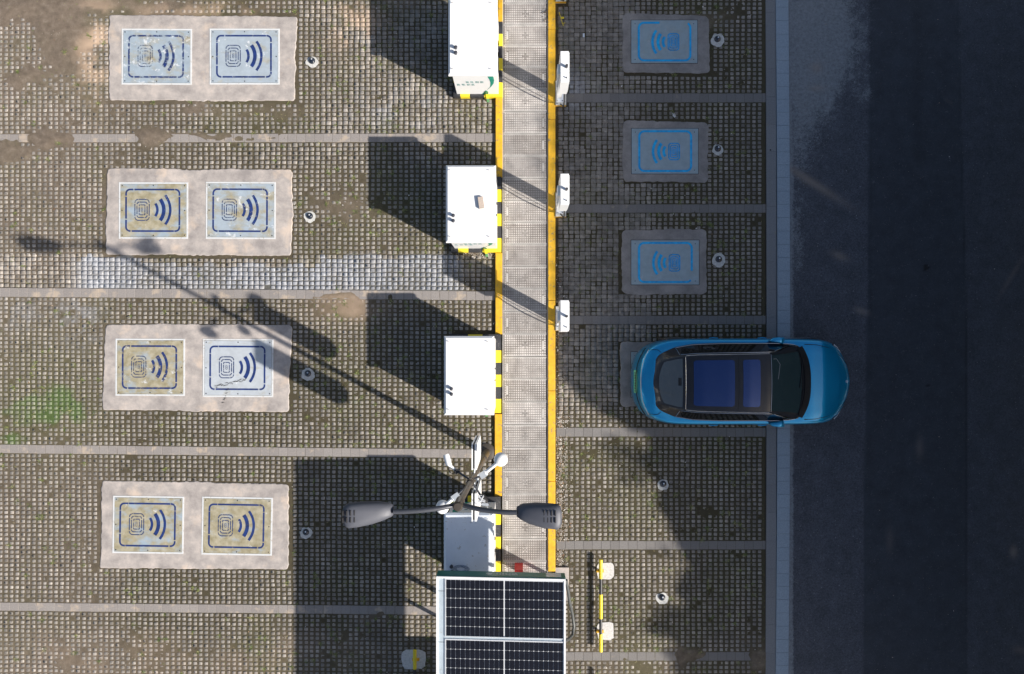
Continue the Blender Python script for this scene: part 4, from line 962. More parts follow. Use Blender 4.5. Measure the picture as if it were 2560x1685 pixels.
# two banner light boxes
for ya, yb, lab in ((1053, 1103, 'upper white banner board fixed to the lamp post, its narrow top edge seen from above'), (1148, 1202, 'lower white banner board fixed to the lamp post over the shaded cabinet')):
    t2 = thing('banner_board', lab, 'banner board', G(1214, (ya+yb)/2, 1.9), 'pair of banner boards on the lamp post')
    y0, y1 = gy(yb), gy(ya); z0, z1 = (2.22 if ya < 1100 else 2.05), 3.42
    for xa, xb in ((1207.5, 1210.0), (1213.5, 1217.5)):
        mb = MB(); cpt = [(y0, z0+.12), (y0+.12, z0), (y1-.12, z0), (y1, z0+.12), (y1, z1), (y0, z1)]
        vs = [(gx(xa), u, v) for u, v in cpt]+[(gx(xb), u, v) for u, v in cpt]; n = 6
        mb.add(vs, [tuple(range(n)), tuple(range(n, 2*n))]+[(i, (i+1) % n, n+(i+1) % n, n+i) for i in range(n)]); part(mb, 'board_face', M['white'], t2)
    mb = MB(); mb.box(gx(1210)+.001, gx(1213.5)-.001, y0+.02, y1-.02, z0+.13, z1-.03); part(mb, 'inner_frame', M['slot'], t2)
    ym = y0 if ya < 1100 else y1
    for zz in (2.4, 3.2):
        mb = MB(); q = pol(zz); mb.tube([(q.x, q.y, q.z), (gx(1212), (y1 if ya > 1100 else y0), zz)], .014, 8); part(mb, 'board_clamp', M['steel'], t2)

# ---------------------------------------------------------------- solar canopy
zw, ze = 2.27, 2.37
t = thing('solar_canopy', 'white steel canopy carrying dark solar panels with green lettered fascia', 'solar canopy', G(1260, 1600))
cw = W(1091, 1440, zw); ce = W(1414, 1447, ze); Y1 = cw[1]; Y0 = Y1-7.2; XW, XE = cw[0], ce[0]
def zat(x): return zw+(ze-zw)*(x-XW)/(XE-XW)
SK = (ce[1]-cw[1])/(XE-XW)
def R(x, y, dz=0): return (x, y+SK*(x-XW), zat(x)+dz)
def rbox(mb, x0, x1, y0, y1, d0, d1, mi=0):
    vs = [R(x0, y0, d0), R(x1, y0, d0), R(x1, y1, d0), R(x0, y1, d0), R(x0, y0, d1), R(x1, y0, d1), R(x1, y1, d1), R(x0, y1, d1)]
    return mb.add(vs, [(3, 2, 1, 0), (4, 5, 6, 7), (0, 1, 5, 4), (1, 2, 6, 5), (2, 3, 7, 6), (3, 0, 4, 7)], mi)
mb = MB(); rbox(mb, XW, XE, Y1-.030, Y1, -.1, .03); rbox(mb, XW, XW+.030, Y0, Y1-.030, -.1, .03); rbox(mb, XE-.032, XE, Y0, Y1-.030, -.1, .03)
for k in range(1, 6): rbox(mb, XW+.03, XE-.032, Y1-1.27*k-.03, Y1-1.27*k+.03, -.14, -.05)
part(mb, 'steel_frame', M['white'], t)
gx1 = XW+.155; mb = MB(); rbox(mb, XW+.030, gx1, Y0, Y1-.030, -.03, .0)
part(mb, 'gutter', M['gutter'], t)
for dy in (.27, 1.21, 2.2, 3.2): mb = MB(); rbox(mb, XW+.031, gx1-.001, Y1-dy-.006, Y1-dy, .0005, .003); part(mb, 'gutter_joint', M['slot'], t)
PX0, PX1 = gx1+.002, XE-.034; ph = 1.068; gap_ = .042; yy = Y1-.034
zr = .012
for k in range(6):
    y1 = yy; y0 = yy-ph; sp = tag(bpy.data.objects.new('solar_panel', None), None); COL.objects.link(sp); sp.parent = t; sp['org'] = tuple(t['org'])
    mb = MB(); fr = .022
    rbox(mb, PX0, PX1, y1-fr, y1, -.02, zr+.006); rbox(mb, PX0, PX1, y0, y0+fr*.6, -.02, zr+.006); rbox(mb, PX0, PX0+fr, y0+fr*.6, y1-fr, -.02, zr+.006); rbox(mb, PX1-fr*.6, PX1, y0+fr*.6, y1-fr, -.02, zr+.006)
    part(mb, 'panel_frame', M['alu'], sp)
    ax0, ax1, ay0, ay1 = PX0+fr, PX1-fr*.6, y0+fr*.6, y1-fr
    mb = MB(); rbox(mb, ax0, ax1, ay0, ay1, -.01, 0.); part(mb, 'backsheet', M['panelline'], sp)
    mb = MB(); mid = (ax0+ax1)/2; cwid = (ax1-ax0-.02)/24; chh = (ay1-ay0)/6
    for i in range(24):
        xx = ax0+i*cwid+(.02 if i >= 12 else 0)
        for j in range(6):
            y_ = ay0+j*chh; g_ = .0028; c_ = .008; xa, xb, ya, yb = xx+g_, xx+cwid-g_, y_+g_*1.1, y_+chh-g_*1.1
            poly = [(xa+c_*(j >= 0), ya), (xb-c_, ya), (xb, ya+c_), (xb, yb-c_), (xb-c_, yb), (xa+c_, yb), (xa, yb-c_), (xa, ya+c_)]
            mb.add([R(u, v, .0035) for u, v in poly], [tuple(range(8))])
    part(mb, 'solar_cells', M['panelcell'], sp)
    if k < 5:
        mb = MB(); rbox(mb, PX0-.015, PX1, y0-gap_, y0-.002, -.03, .004); part(mb, 'cover_strip', M['gutter'], t)
    yy = y0-gap_
mb = MB(); zb = -.27; mb.add([R(XW, Y1+.001, -.005), R(XE, Y1+.001, -.005), R(XE, Y1+.001, zb), R(XW, Y1+.001, zb), R(XW, Y1+.016, -.005), R(XE, Y1+.016, -.005), R(XE, Y1+.016, zb), R(XW, Y1+.016, zb)],
                             [(0, 1, 2, 3), (7, 6, 5, 4), (0, 4, 5, 1), (1, 5, 6, 2), (2, 6, 7, 3), (3, 7, 4, 0)])
fas = part(mb, 'fascia', M['greendark'], t)
def fpl(mb_, a_, b_, c_, d_):   # a,b metres from the west corner, c,d down from the top
    ya = Y1+.017
    mb_.add([R(XW+a_, ya, -c_), R(XW+b_, ya, -c_), R(XW+b_, ya+.002, -c_), R(XW+a_, ya+.002, -c_), R(XW+a_, ya, -d_), R(XW+b_, ya, -d_), R(XW+b_, ya+.002, -d_), R(XW+a_, ya+.002, -d_)],
            [(0, 1, 2, 3), (7, 6, 5, 4), (0, 4, 5, 1), (1, 5, 6, 2), (2, 6, 7, 3), (3, 7, 4, 0)])
mb = MB(); glyphs(mb, 1.09, .07, 0, .055, .13, 7, fpl, 21, .058); part(mb, 'lettering', M['fasciawhite'], fas)
mb = MB(); ya = Y1+.0185; cc = XW+.97
out = [R(cc+.052*math.cos(a_)*1.05, ya, -.14+.075*math.sin(a_)) for a_ in np.linspace(0, 2*math.pi, 20)[:-1]]; inn = [R(cc+.040*math.cos(a_)*1.05, ya, -.14+.060*math.sin(a_)) for a_ in np.linspace(0, 2*math.pi, 20)[:-1]]
mb.add(out+inn, [(i, (i+1) % 19, 19+(i+1) % 19, 19+i) for i in range(19)])
for a_ in (-.02, .005): mb.add([R(cc+a_, ya, -.09), R(cc+a_+.012, ya, -.09), R(cc+a_+.012, ya, -.19), R(cc+a_, ya, -.19)], [(0, 1, 2, 3)])
mb.add([R(cc-.035, ya, -.12), R(cc+.035, ya, -.12), R(cc+.035, ya, -.15), R(cc-.035, ya, -.15)], [(0, 1, 2, 3)])
part(mb, 'oval_emblem', M['fasciawhite'], fas)
mb = MB(); fpl(mb, 2.02, 2.30, .03, .25); part(mb, 'pale_patch', M['gutter'], fas)
for px_, py_, lean in ((1392, 1447, 0), (1140, 1505, 0), (1140, 1565, 0), (1392, 1633, 0), (1140, 1880, 0), (1392, 1880, 0)):
    q = G(px_, py_); mb = MB(); mb.box(q[0]-.03, q[0]+.03, q[1]-.03, q[1]+.03, 0, zat(q[0])-.14); mb.box(q[0]-.08, q[0]+.08, q[1]-.08, q[1]+.08, 0, .012); part(mb, 'post', M['white'], t)
for a_, b_ in (((1392, 1447, 1.5), (1330, 1447, 2.12)), ((1392, 1447, .9), (1392, 1560, 2.1)), ((1140, 1505, 1.4), (1200, 1505, 2.12))):
    mb = MB(); mb.tube(bez(G(*a_), G((a_[0]+b_[0])/2*.5+a_[0]*.5, (a_[1]+b_[1])/2, b_[2]*.85), G(*b_)), .022, 8); part(mb, 'curved_brace', M['white'], t, smooth=True)
mb = MB(); mb.tube([W(1415, 1450, 2.28), W(1420, 1475, 2.18), W(1424, 1505, 2.0), W(1431, 1535, 1.8), W(1435, 1565, 1.72), W(1431, 1588, 1.8), W(1421, 1598, 2.0), W(1413, 1601, 2.25)], .030, 10)
part(mb, 'cable_hose', M['hose'], t, smooth=True)
mb = MB(); a_ = G(1402, 1437); mb.cbox(gx(1388), gx(1422), gy(1500), gy(1417), -.05, .05, .006); solo(mb, 'concrete_footing', M['slab'], 'pale concrete footing block at the end of the long yellow kerb', 'footing', a_)
mb = MB(); q = W(1297, 1430, .5); mb.cbox(q[0]-.09, q[0]+.09, q[1]-.12, q[1]+.04, .02, .50, .01, 0); solo(mb, 'extinguisher_box', M['red'], 'red box on the trench beside the green canopy fascia', 'fire box', (q[0], q[1], 0))

mb = MB(); mb.cbox(gx(1150), gx(1384), gy(2000), gy(1748), .1, 1.8, .02); t = thing('unseen_cabinet', 'unseen tall cabinet added beneath the solar canopy for its shadow', 'electrical cabinet', G(1267, 1870)); part(mb, 'cabinet_body', M['white'], t)  # never in view, added to cast the shadow edge left of the canopy
mb = MB(); mb.box(gx(1145), gx(1389), gy(2005), gy(1743), 0, .099); part(mb, 'plinth', M['black'], t)

# ---------------------------------------------------------------- wheel stops
def stop_bar(x, y0, y1, label, pads):
    c = G(x, (y0+y1)/2); t = thing('wheel_stop', label, 'wheel stop', c, 'striped tube wheel stops')
    z = .14; r = .040; seg = []
    L_ = y1-y0; a_ = y0; fr = [.205, .17, .265, .165, .195]; cols = [0, 1, 0, 1, 0]
    for f_, cc_ in zip(fr, cols):
        b_ = a_+L_*f_; mb = MB(); rr_ = r if cc_ == 0 else r*.86; mb.tube([G(x, a_, z), G(x, b_, z)], rr_, 14); part(mb, 'yellow_sleeve' if cc_ == 0 else 'black_sleeve', M['yellow2'] if cc_ == 0 else M['black'], t, smooth=True); a_ = b_
    for pi, (pp, hw, hh, dx) in enumerate(pads):
        q = G(x, pp); mb = MB(); mb.box(q[0]-.075, q[0]+.08, q[1]-.03, q[1]+.03, .002, .022); mb.box(q[0]-.02, q[0]+.02, q[1]-.02, q[1]+.02, .022, z); part(mb, 'foot', M['yellow'], t)
        mb = MB(); n = 26; pts = []
        for k in range(n):
            a2 = 2*math.pi*k/n; ex = abs(math.cos(a2))**.45*math.copysign(1, math.cos(a2)); ey = abs(math.sin(a2))**.45*math.copysign(1, math.sin(a2)); j = random.uniform(.94, 1.05)
            pts.append(G(x+dx+hw*ex*j, pp+hh*ey*j)[:2])
        mb.prism(pts[::-1], -.03, .0045); part(mb, 'plaster_pad', M['plaster'], t)
stop_bar(1500, 1394, 1622, 'yellow and black striped wheel stop in the sunny bay right of the solar canopy', [(1427, 21, 21, 14), (1578, 21, 22, 14)])
stop_bar(1500, 1681, 1905, 'striped wheel stop just entering at the bottom edge, right of the canopy', [(1714, 21, 21, 14), (1865, 21, 22, 14)])
stop_bar(1039.5, 1618, 1846, 'striped wheel stop in the big shadow at the bottom, left of the canopy', [(1648, 30, 24, -5), (1800, 30, 24, -5)])

# ---------------------------------------------------------------- small loose things
mb = MB(); mb.add([G(1682, 286, .012), G(1686, 284, .02), G(1690, 291, .012), G(1686, 295, .02), G(1681, 290, .025)], [(0, 1, 4), (1, 2, 3, 4)]); mb.add([G(1680, 284, .01), G(1683, 283, .014), G(1683, 287, .012)], [(0, 1, 2)])
o = mb.build('paper_scrap', M['whitepaint'], None); tag(o, 'crumpled white paper scrap above the second shaded charging plate', 'litter')
mb = MB(); mb.box(gx(1457), gx(1461.5), gy(93), gy(84), .002, .012); o = mb.build('card_scrap', M['lidgrey'], None); tag(o, 'tiny pale card lying in the shaded paving near the top charger', 'litter')
mb = MB(); mb.tube([G(1397.5, 32, .03), G(1406, 60, .025), G(1409, 66, .02)], .006, 6); mb.tube([G(1406, 60, .025), G(1413, 58, .02)], .006, 6); mb.box(gx(1402), gx(1409.5), gy(48), gy(43.5), .02, .028)
o = mb.build('broken_twig', M['yellow2'], None); tag(o, 'broken yellowish stick lying on shaded paving near the top edge', 'stick')
mb = MB(); mb.lathe(G(1926, 375, .004), [(.018, 0), (.016, .003)], 12); o = mb.build('drain_cap', M['slot'], None); tag(o, 'small round black cap set in the grey edge paving', 'cap')
mb = MB(); r_ = random.Random(5)
for k in range(14): a_ = (1363+r_.uniform(-5, 5), 40+r_.uniform(-14, 14)); mb.tube([G(a_[0], a_[1], .03), G(a_[0]+r_.uniform(-6, 6), a_[1]+r_.uniform(-6, 6), .05)], .006, 5)
o = mb.build('dry_weed', M['bark'], None); tag(o, 'dry dark weed on the trench edge at the top', 'plant')
# skid smear of dry mud crossing the whitish plate
mb = MB(); r_ = random.Random(8)
def smear(a_, b_, n, wd):
    for i in range(n):
        t_ = i/n; x = a_[0]+(b_[0]-a_[0])*t_; y = a_[1]+(b_[1]-a_[1])*t_+r_.uniform(-wd, wd)*.5; l_ = r_.uniform(1.5, 5); h_ = r_.uniform(.3, 1.0)
        mb.add([G(x-l_, y+l_*.2, .0245), G(x, y-h_, .0245), G(x+l_, y-l_*.3, .0245), G(x, y+h_, .0245)], [(3, 2, 1, 0)])
smear((540, 966), (618, 948), 46, 7); smear((572, 972), (556, 1012), 12, 9)
o = mb.build('mud_smear', M['polebrown'], None); tag(o, 'dark streaky mud smear across the whitish plate', 'mud stain')

# ---------------------------------------------------------------- car
cc = G(1829, 949); t = thing('parked_car', 'blue electric hatchback with black roof parked nose out towards the road', 'car', cc)
CX, CY = cc[0], cc[1]
def I(tab, u): return float(np.interp(u, [a_ for a_, b_ in tab], [b_ for a_, b_ in tab]))
PLAN = [(-2.24, 0), (-2.235, .2), (-2.20, .40), (-2.13, .57), (-2.02, .70), (-1.86, .80), (-1.6, .865), (-1.2, .89), (0, .895), (1.3, .890), (1.62, .868), (1.82, .815), (1.97, .71), (2.08, .58), (2.17, .42), (2.235, .22), (2.265, 0)]
ZC = [(-2.24, .97), (-2.18, 1.03), (-1.89, 1.085), (-1.5, 1.0), (1.1, .96), (1.26, .985), (1.6, .94), (1.95, .855), (2.15, .77), (2.265, .68)]
ZS = [(-2.24, .90), (-2.0, .95), (-1.6, .96), (0, .90), (1.2, .90), (1.6, .87), (1.9, .78), (2.265, .62)]
up = PLAN+[(a_, -b_) for a_, b_ in PLAN[::-1][1:-1]]
# resample the closed plan smoothly
def chaikin(pts, it):
    for _ in range(it):
        o_ = []
        for i in range(len(pts)):
            a_, b_ = pts[i], pts[(i+1) % len(pts)]; o_ += [(a_[0]*.75+b_[0]*.25, a_[1]*.75+b_[1]*.25), (a_[0]*.25+b_[0]*.75, a_[1]*.25+b_[1]*.75)]
        pts = o_
    return pts
up = chaikin(up, 2); n = len(up)
mb = MB(); vs = []; rings = [('b', .965, .20), ('b', .99, .30), ('b', 1., .48), ('b', 1.0, .60), ('s', .985, -.06), ('s', .955, -.015), ('t', .90, 0), ('t', .80, 0), ('t', .66, 0), ('t', .5, 0), ('t', .3, 0), ('t', .1, 0), ('t', 0., 0)]
def ztop(u, s_): return I(ZC, u)+(I(ZS, u)-I(ZC, u))*abs(s_)**2.6
for kd, s_, z in rings:
    for (u, v) in up:
        w_ = max(.001, I(PLAN, u)); su = 1-(1-s_)*.05 if kd != 't' else 1-(1-s_)*.012-.004
        uu = u*su
        if kd != 'b' and u < -1: uu += .055*min(1, (-1-u)/.8)
        if kd == 'b': zz = z
        elif kd == 's': zz = ztop(uu, s_)+z
        else: zz = ztop(uu, s_)
        # crease along the hood edge
        if kd == 't' and u > 1.2 and s_ in (.80,): zz += .012
        vs.append((CX+uu, CY+v*s_, zz))
fs = []
for l in range(len(rings)-1):
    for i in range(n): j = (i+1) % n; fs.append((l*n+i, l*n+j, (l+1)*n+j, (l+1)*n+i))
fs.append(tuple(range(n-1, -1, -1))); mb.add(vs, fs)
body = part(mb, 'body', M['paint'], t, smooth=True, weld=True)
for e in body.data.edges: e.use_edge_sharp = False
# greenhouse surface
HT = [(-1.92, 1.075), (-1.80, 1.155), (-1.6, 1.255), (-1.35, 1.345), (-1.0, 1.42), (-.5, 1.462), (-.1, 1.465), (.33, 1.425), (.6, 1.32), (.9, 1.16), (1.1, 1.055), (1.27, .985)]
WB = [(-1.92, .10), (-1.915, .26), (-1.90, .36), (-1.86, .46), (-1.78, .56), (-1.66, .62), (-1.45, .71), (-1.1, .775), (-.5, .80), (.5, .80), (.85, .785), (1.02, .76), (1.13, .69), (1.20, .52), (1.245, .30), (1.27, .03)]
WT = [(-1.92, .08), (-1.915, .20), (-1.90, .27), (-1.86, .34), (-1.78, .41), (-1.66, .455), (-1.45, .51), (-1.1, .54), (.33, .565), (.7, .60), (1.0, .64), (1.13, .62), (1.20, .47), (1.245, .27), (1.27, .02)]
def Ism(tab, u, h=.05):
    h = min(h, max(0, u-tab[0][0]), max(0, tab[-1][0]-u)); return sum(I(tab, u+h*k)*w_ for k, w_ in ((-1, .1), (-.6, .2), (0, .4), (.6, .2), (1, .1)))
def GH(u, v, off=0):
    ht, wb, wt = Ism(HT, u), Ism(WB, u, .035), Ism(WT, u, .035); s_ = math.copysign(1, v) if v else 1; a_ = abs(v); zb = min(ht-.002, I([(-1.92, 1.05), (-1.5, 1.0), (0, .93), (1.0, .93), (1.27, .96)], u))
    edge = ht-.045
    if a_ <= .6: f = a_/.6; return Vector((CX+u, CY+s_*wt*f, ht-(.045)*f**2.2+off))
    f = (a_-.6)/.4; return Vector((CX+u, CY+s_*(wt+(wb-wt)*f**.9+off*.8), edge+(zb-edge)*f+off*.5))
def patch(name, mat, u0, u1, v0, v1, off, parent, nu=20, nv=10, ush=None, thick=.012, r=.0):
    mb_ = MB(); vs = []; fs = []
    for L2 in (0, -thick):
        for i in range(nu+1):
            for j in range(nv+1):
                fi, fj = i/nu, j/nv; vv = v0+(v1-v0)*fj; a_, b_ = (u0, u1) if ush is None else ush(vv); uu = a_+(b_-a_)*fi
                if r:
                    du = min(fi, 1-fi)*(b_-a_); dv = min(fj, 1-fj)
                    if du < r: vv = (v0+v1)/2+(vv-(v0+v1)/2)*(1-(1-math.sqrt(max(0, 1-(1-du/r)**2)))*r*.55/max(.05, abs(v1-v0)/2))
                vs.append(GH(uu, vv, off+L2))
    w_ = nv+1; tot = (nu+1)*w_
    for i in range(nu):
        for j in range(nv):
            a_ = i*w_+j; fs += [(a_, a_+1, a_+w_+1, a_+w_), (tot+a_, tot+a_+w_, tot+a_+w_+1, tot+a_+1)]
    for i in range(nu): fs += [(i*w_, (i+1)*w_, tot+(i+1)*w_, tot+i*w_), (i*w_+nv, tot+i*w_+nv, tot+(i+1)*w_+nv, (i+1)*w_+nv)]
    for j in range(nv): fs += [(j, tot+j, tot+j+1, j+1), (nu*w_+j, nu*w_+j+1, tot+nu*w_+j+1, tot+nu*w_+j)]
    mb_.add(vs, fs); return part(mb_, name, mat, parent, smooth=True)
mb = MB(); us = np.concatenate([np.concatenate([np.linspace(-1.92, -1.88, 9)[:-1], np.linspace(-1.88, -1.6, 12)]), np.linspace(-1.5, .9, 30), np.linspace(.95, 1.27, 12)]); vv_ = np.linspace(-1, 1, 41); vs = [GH(u, v) for u in us for v in vv_]; m_ = len(vv_); fs = []
for i in range(len(us)-1):
    for j in range(m_-1): fs.append((i*m_+j, i*m_+j+1, (i+1)*m_+j+1, (i+1)*m_+j))
mb.add(vs, fs); roof = part(mb, 'roof', M['carblack'], t, smooth=True)
patch('sunroof', M['sunroof'], -1.17, -.385, -.50, .50, .006, roof, 22, 22, r=.06)
patch('sunroof', M['sunroof'], -.22, .125, -.50, .50, .006, roof, 14, 22, r=.06)
patch('rear_window', M['rglass'], -1.8, -1.37, -.56, .56, .006, t, 14, 22, ush=lambda v: (-1.81+.10*abs(v/.56)**2.5, -1.375))
patch('windscreen', M['wglass'], .38, 1.08, -.58, .58, .006, t, 18, 24, ush=lambda v: (.36+.02*abs(v)**2, 1.085-.07*abs(v/.58)**2.5))
for s_ in (-1, 1):
    patch('side_window', M['sglass'], -1.3, .9, s_*.68, s_*.93, .006, t, 30, 5, ush=lambda v: (-1.40+.35*(abs(v)-.68)/.25*.2, .60+.42*(abs(v)-.68)/.25))
    for pts_ in ([GH(u, s_*.955, .010) for u in np.linspace(-1.45, 1.06, 26)], [GH(u, s_*.655, .008) for u in np.linspace(-1.40, .45, 20)], [GH(.45+.61*i/8, s_*(.655+.3*i/8), .010) for i in range(9)], [GH(-1.45+.04*i/3, s_*(.955-.30*i/3), .008) for i in range(4)]):
        mb = MB(); mb.tube(pts_, .0065, 6); part(mb, 'window_trim', M['chrome'], t, smooth=True)
    mb = MB(); mb.tube([GH(u, s_*.615, .004) for u in np.linspace(-1.3, .33, 20)], .007, 6); part(mb, 'roof_rail', M['trim'], roof, smooth=True)
    # mirror
    mz = .98; q = [(1.01, s_*.86), (1.04, s_*1.03), (.93, s_*1.045), (.79, s_*1.02), (.72, s_*.95), (.76, s_*.90), (.88, s_*.885)]
    mb = MB(); n = len(q); cu = sum(a_ for a_, b_ in q)/n-.02; cv = sum(b_ for a_, b_ in q)/n
    vs = []
    for sc2, zz in ((.85, mz-.07), (1., mz-.02), (1., mz+.03), (.8, mz+.065), (.4, mz+.08)):
        for a_, b_ in q: vs.append((CX-.27+cu+(a_-cu)*sc2, CY+cv*.985-s_*.095+(b_-cv)*sc2*.8, zz))
    fs = [(l*n+i, l*n+(i+1) % n, (l+1)*n+(i+1) % n, (l+1)*n+i) for l in range(4) for i in range(n)]+[tuple(range(n)), tuple(range(4*n, 5*n))]
    mb.add(vs, fs); mr = part(mb, 'wing_mirror', M['paint'], t, smooth=True)
    # headlight strip following the nose
    pts_ = [(1.83, .765), (1.92, .705), (2.01, .61), (2.10, .49)]
    mb = MB(); mb.tube([(CX+a_, CY+s_*b_, ztop(a_, .95)-.006-.02*i) for i, (a_, b_) in enumerate(pts_)], [.016, .028, .028, .012], 8); hl = part(mb, 'headlight', M['cowl'], t, smooth=True)
    mb = MB()
    for i in range(9):
        f = .06+.88*i/9; a_ = np.interp(f*3, range(4), [p_[0] for p_ in pts_]); b_ = np.interp(f*3, range(4), [p_[1] for p_ in pts_]); a2 = np.interp(f*3+.17, range(4), [p_[0] for p_ in pts_]); b2 = np.interp(f*3+.17, range(4), [p_[1] for p_ in pts_])
        mb.tube([(CX+a_+.004, CY+s_*(b_+.004), ztop(a_, .95)+.016-.02*f*3), (CX+a2+.004, CY+s_*(b2+.004), ztop(a2, .95)+.016-.02*f*3)], .013, 6)
    part(mb, 'light_strip', M['led'], hl)
    # hood seam
    seam = [(1.20, .765), (1.45, .755), (1.7, .70), (1.9, .60), (2.05, .475), (2.15, .36)]
    mb = MB(); mb.tube([(CX+a_, CY+s_*b_, ztop(a_, b_/max(.05, I(PLAN, a_)))+.001) for a_, b_ in [(np.interp(f, np.linspace(0, 1, 6), [p_[0] for p_ in seam]), np.interp(f, np.linspace(0, 1, 6), [p_[1] for p_ in seam])) for f in np.linspace(0, 1, 24)]], .0085, 6)
    part(mb, 'bonnet_seam', M['cowl'], t, smooth=True)
    mb = MB(); mb.tube([(CX+a_, CY+s_*b_, ztop(a_, b_/max(.05, I(PLAN, a_)))+.001) for a_, b_ in ((-1.74, .60), (-1.8, .655), (-1.9, .665), (-2.0, .645))], .0045, 6); part(mb, 'tailgate_seam', M['cowl'], t, smooth=True)
    mb = MB(); mb.tube([(CX+a_, CY+s_*b_, z_) for a_, b_, z_ in ((-1.10, .79, .905), (-1.12, .86, .86), (-1.12, .888, .7), (-1.1, .893, .4))], .004, 6); part(mb, 'door_seam', M['cowl'], t)
    for wu in (-1.33, 1.36):
        mb = MB(); mb.tube([(CX+wu, CY+s_*.70, .33), (CX+wu, CY+s_*.71, .33), (CX+wu, CY+s_*.888, .33), (CX+wu, CY+s_*.898, .33)], [.30, .33, .33, .31], 32); wh = part(mb, 'wheel', M['rubber'], t, smooth=True)
        mb = MB(); mb.lathe((CX+wu, CY+s_*.898, .33), [(.22, 0), (.21, .004), (.05, .006)], 24, axis=(0, s_, 0)); part(mb, 'rim', M['alu'], wh)
mb = MB(); 
for u in (-1.315, ): mb.tube([GH(u, v, .012) for v in np.linspace(-.6, .6, 40)], .006, 6)
part(mb, 'roof_seam', M['chrome'], roof, smooth=True); mb = MB(); mb.tube([GH(.352, v, .010) for v in np.linspace(-.6, .6, 20)], .005, 6); part(mb, 'roof_seam', M['chrome'], roof, smooth=True)
mb = MB(); mb.tube([GH(-.305, v, .002) for v in np.linspace(-.6, .6, 20)], .004, 6); part(mb, 'roof_joint', M['cowl'], roof, smooth=True); mb = MB(); mb.tube([GH(.345+.0*v, v, .002) for v in np.linspace(-.6, .6, 20)], .004, 6); part(mb, 'roof_joint', M['cowl'], roof, smooth=True)
# cowl and wipers
mb = MB(); aa = []
for v in np.linspace(-1, 1, 25): aa.append((1.265-.16*abs(v)**2.6, v*.735))
out = [(CX+a_+.045, CY+b_, ztop(a_+.045, b_/.89)+.006) for a_, b_ in aa]; inn = [(CX+a_-.10, CY+b_*.93, max(ztop(a_-.1, b_/.89)+.012, GH(a_-.10, .59*b_/.735, .01).z)) for a_, b_ in aa]
mb.add(out+inn, [(i, i+1, 25+i+1, 25+i) for i in range(24)]); part(mb, 'cowl_panel', M['cowl'], t, smooth=True)
for (u0, v0), (u1, v1) in (((1.12, .45), (1.03, -.10)), ((1.12, -.15), (1.04, -.58))):
    mb = MB(); mb.tube([GH(u0+(u1-u0)*i/8, v0+(v1-v0)*i/8, .022) for i in range(9)], .009, 6); part(mb, 'wiper', M['cowl'], t, smooth=True)
mb = MB(); 
for (u0, v0), (u1, v1) in (((.40, .50), (.47, .50)), ((.47, .5), (.55, .38)), ((.55, .38), (.50, .08))): mb.tube([GH(u0+(u1-u0)*i/5, v0+(v1-v0)*i/5, .008) for i in range(6)], .003, 5)
part(mb, 'antenna_line', M['trim'], t)
patch('rear_mirror_mount', M['cowl'], -1.46, -1.40, -.06, .12, .009, t, 4, 4)
# rear lip, lamp bar and plate
lip = [(-2.155+.17*abs(v)**2.4, v*.66) for v in np.linspace(-1, 1, 30)]
mb = MB(); mb.tube([(CX+a_, CY+b_, ztop(a_, b_/max(.1, I(PLAN, a_)))+.004) for a_, b_ in lip], .006, 6); part(mb, 'tailgate_lip', M['trim'], t, smooth=True)
lip = [(-2.235+.20*abs(v)**2.6, v*.70) for v in np.linspace(-1, 1, 30)]
mb = MB(); mb.tube([(CX+a_+.012, CY+b_*.985, .84) for a_, b_ in lip], .009, 8); part(mb, 'tail_light', M['cowl'], t, smooth=True)
mb = MB(); q = CX-2.195
mb.add([(q-.055, CY-.235, .745), (q-.055, CY+.235, .745), (q, CY+.235, .82), (q, CY-.235, .82), (q-.045, CY-.235, .738), (q-.045, CY+.235, .738), (q+.01, CY+.235, .812), (q+.01, CY-.235, .812)], [(0, 1, 2, 3), (7, 6, 5, 4), (0, 4, 5, 1), (1, 5, 6, 2), (2, 6, 7, 3), (3, 7, 4, 0)])
np_ = part(mb, 'number_plate', M['platecar'], t)
def npl(mb_, a_, b_, c_, d_):
    f0, f1 = c_, d_
    P0 = lambda f, y: (q-.055+.055*f-.003, y, .745+.075*f+.003)
    mb_.add([P0(f0, a_), P0(f1, a_), P0(f1, b_), P0(f0, b_)], [(0, 1, 2, 3)])
mb = MB(); glyphs(mb, CY-.21, .15, 0, .038, .7, 8, npl, 3, .053); part(mb, 'lettering', M['plateglyph'], np_)
# nose emblem: three short slanted bars forming a lozenge
mb = MB(); eu = 2.135
for i, k in enumerate((-1, 0, 1)):
    mb.tube([(CX+eu-.018+k*.018, CY-.022-.008*k, ztop(eu, 0)+.010), (CX+eu+.018+k*.018-.012, CY+.026-.008*k, ztop(eu, 0)+.008)], .0045, 6)
part(mb, 'nose_emblem', M['chrome'], t)
# door handles
for s_ in (-1, 1):
    for u in (-.62, .38):
        mb = MB(); mb.tube([(CX+u-.09, CY+s_*.893, .80), (CX+u, CY+s_*.905, .80), (CX+u+.09, CY+s_*.893, .80)], .011, 6); part(mb, 'door_handle', M['paint'], t, smooth=True)

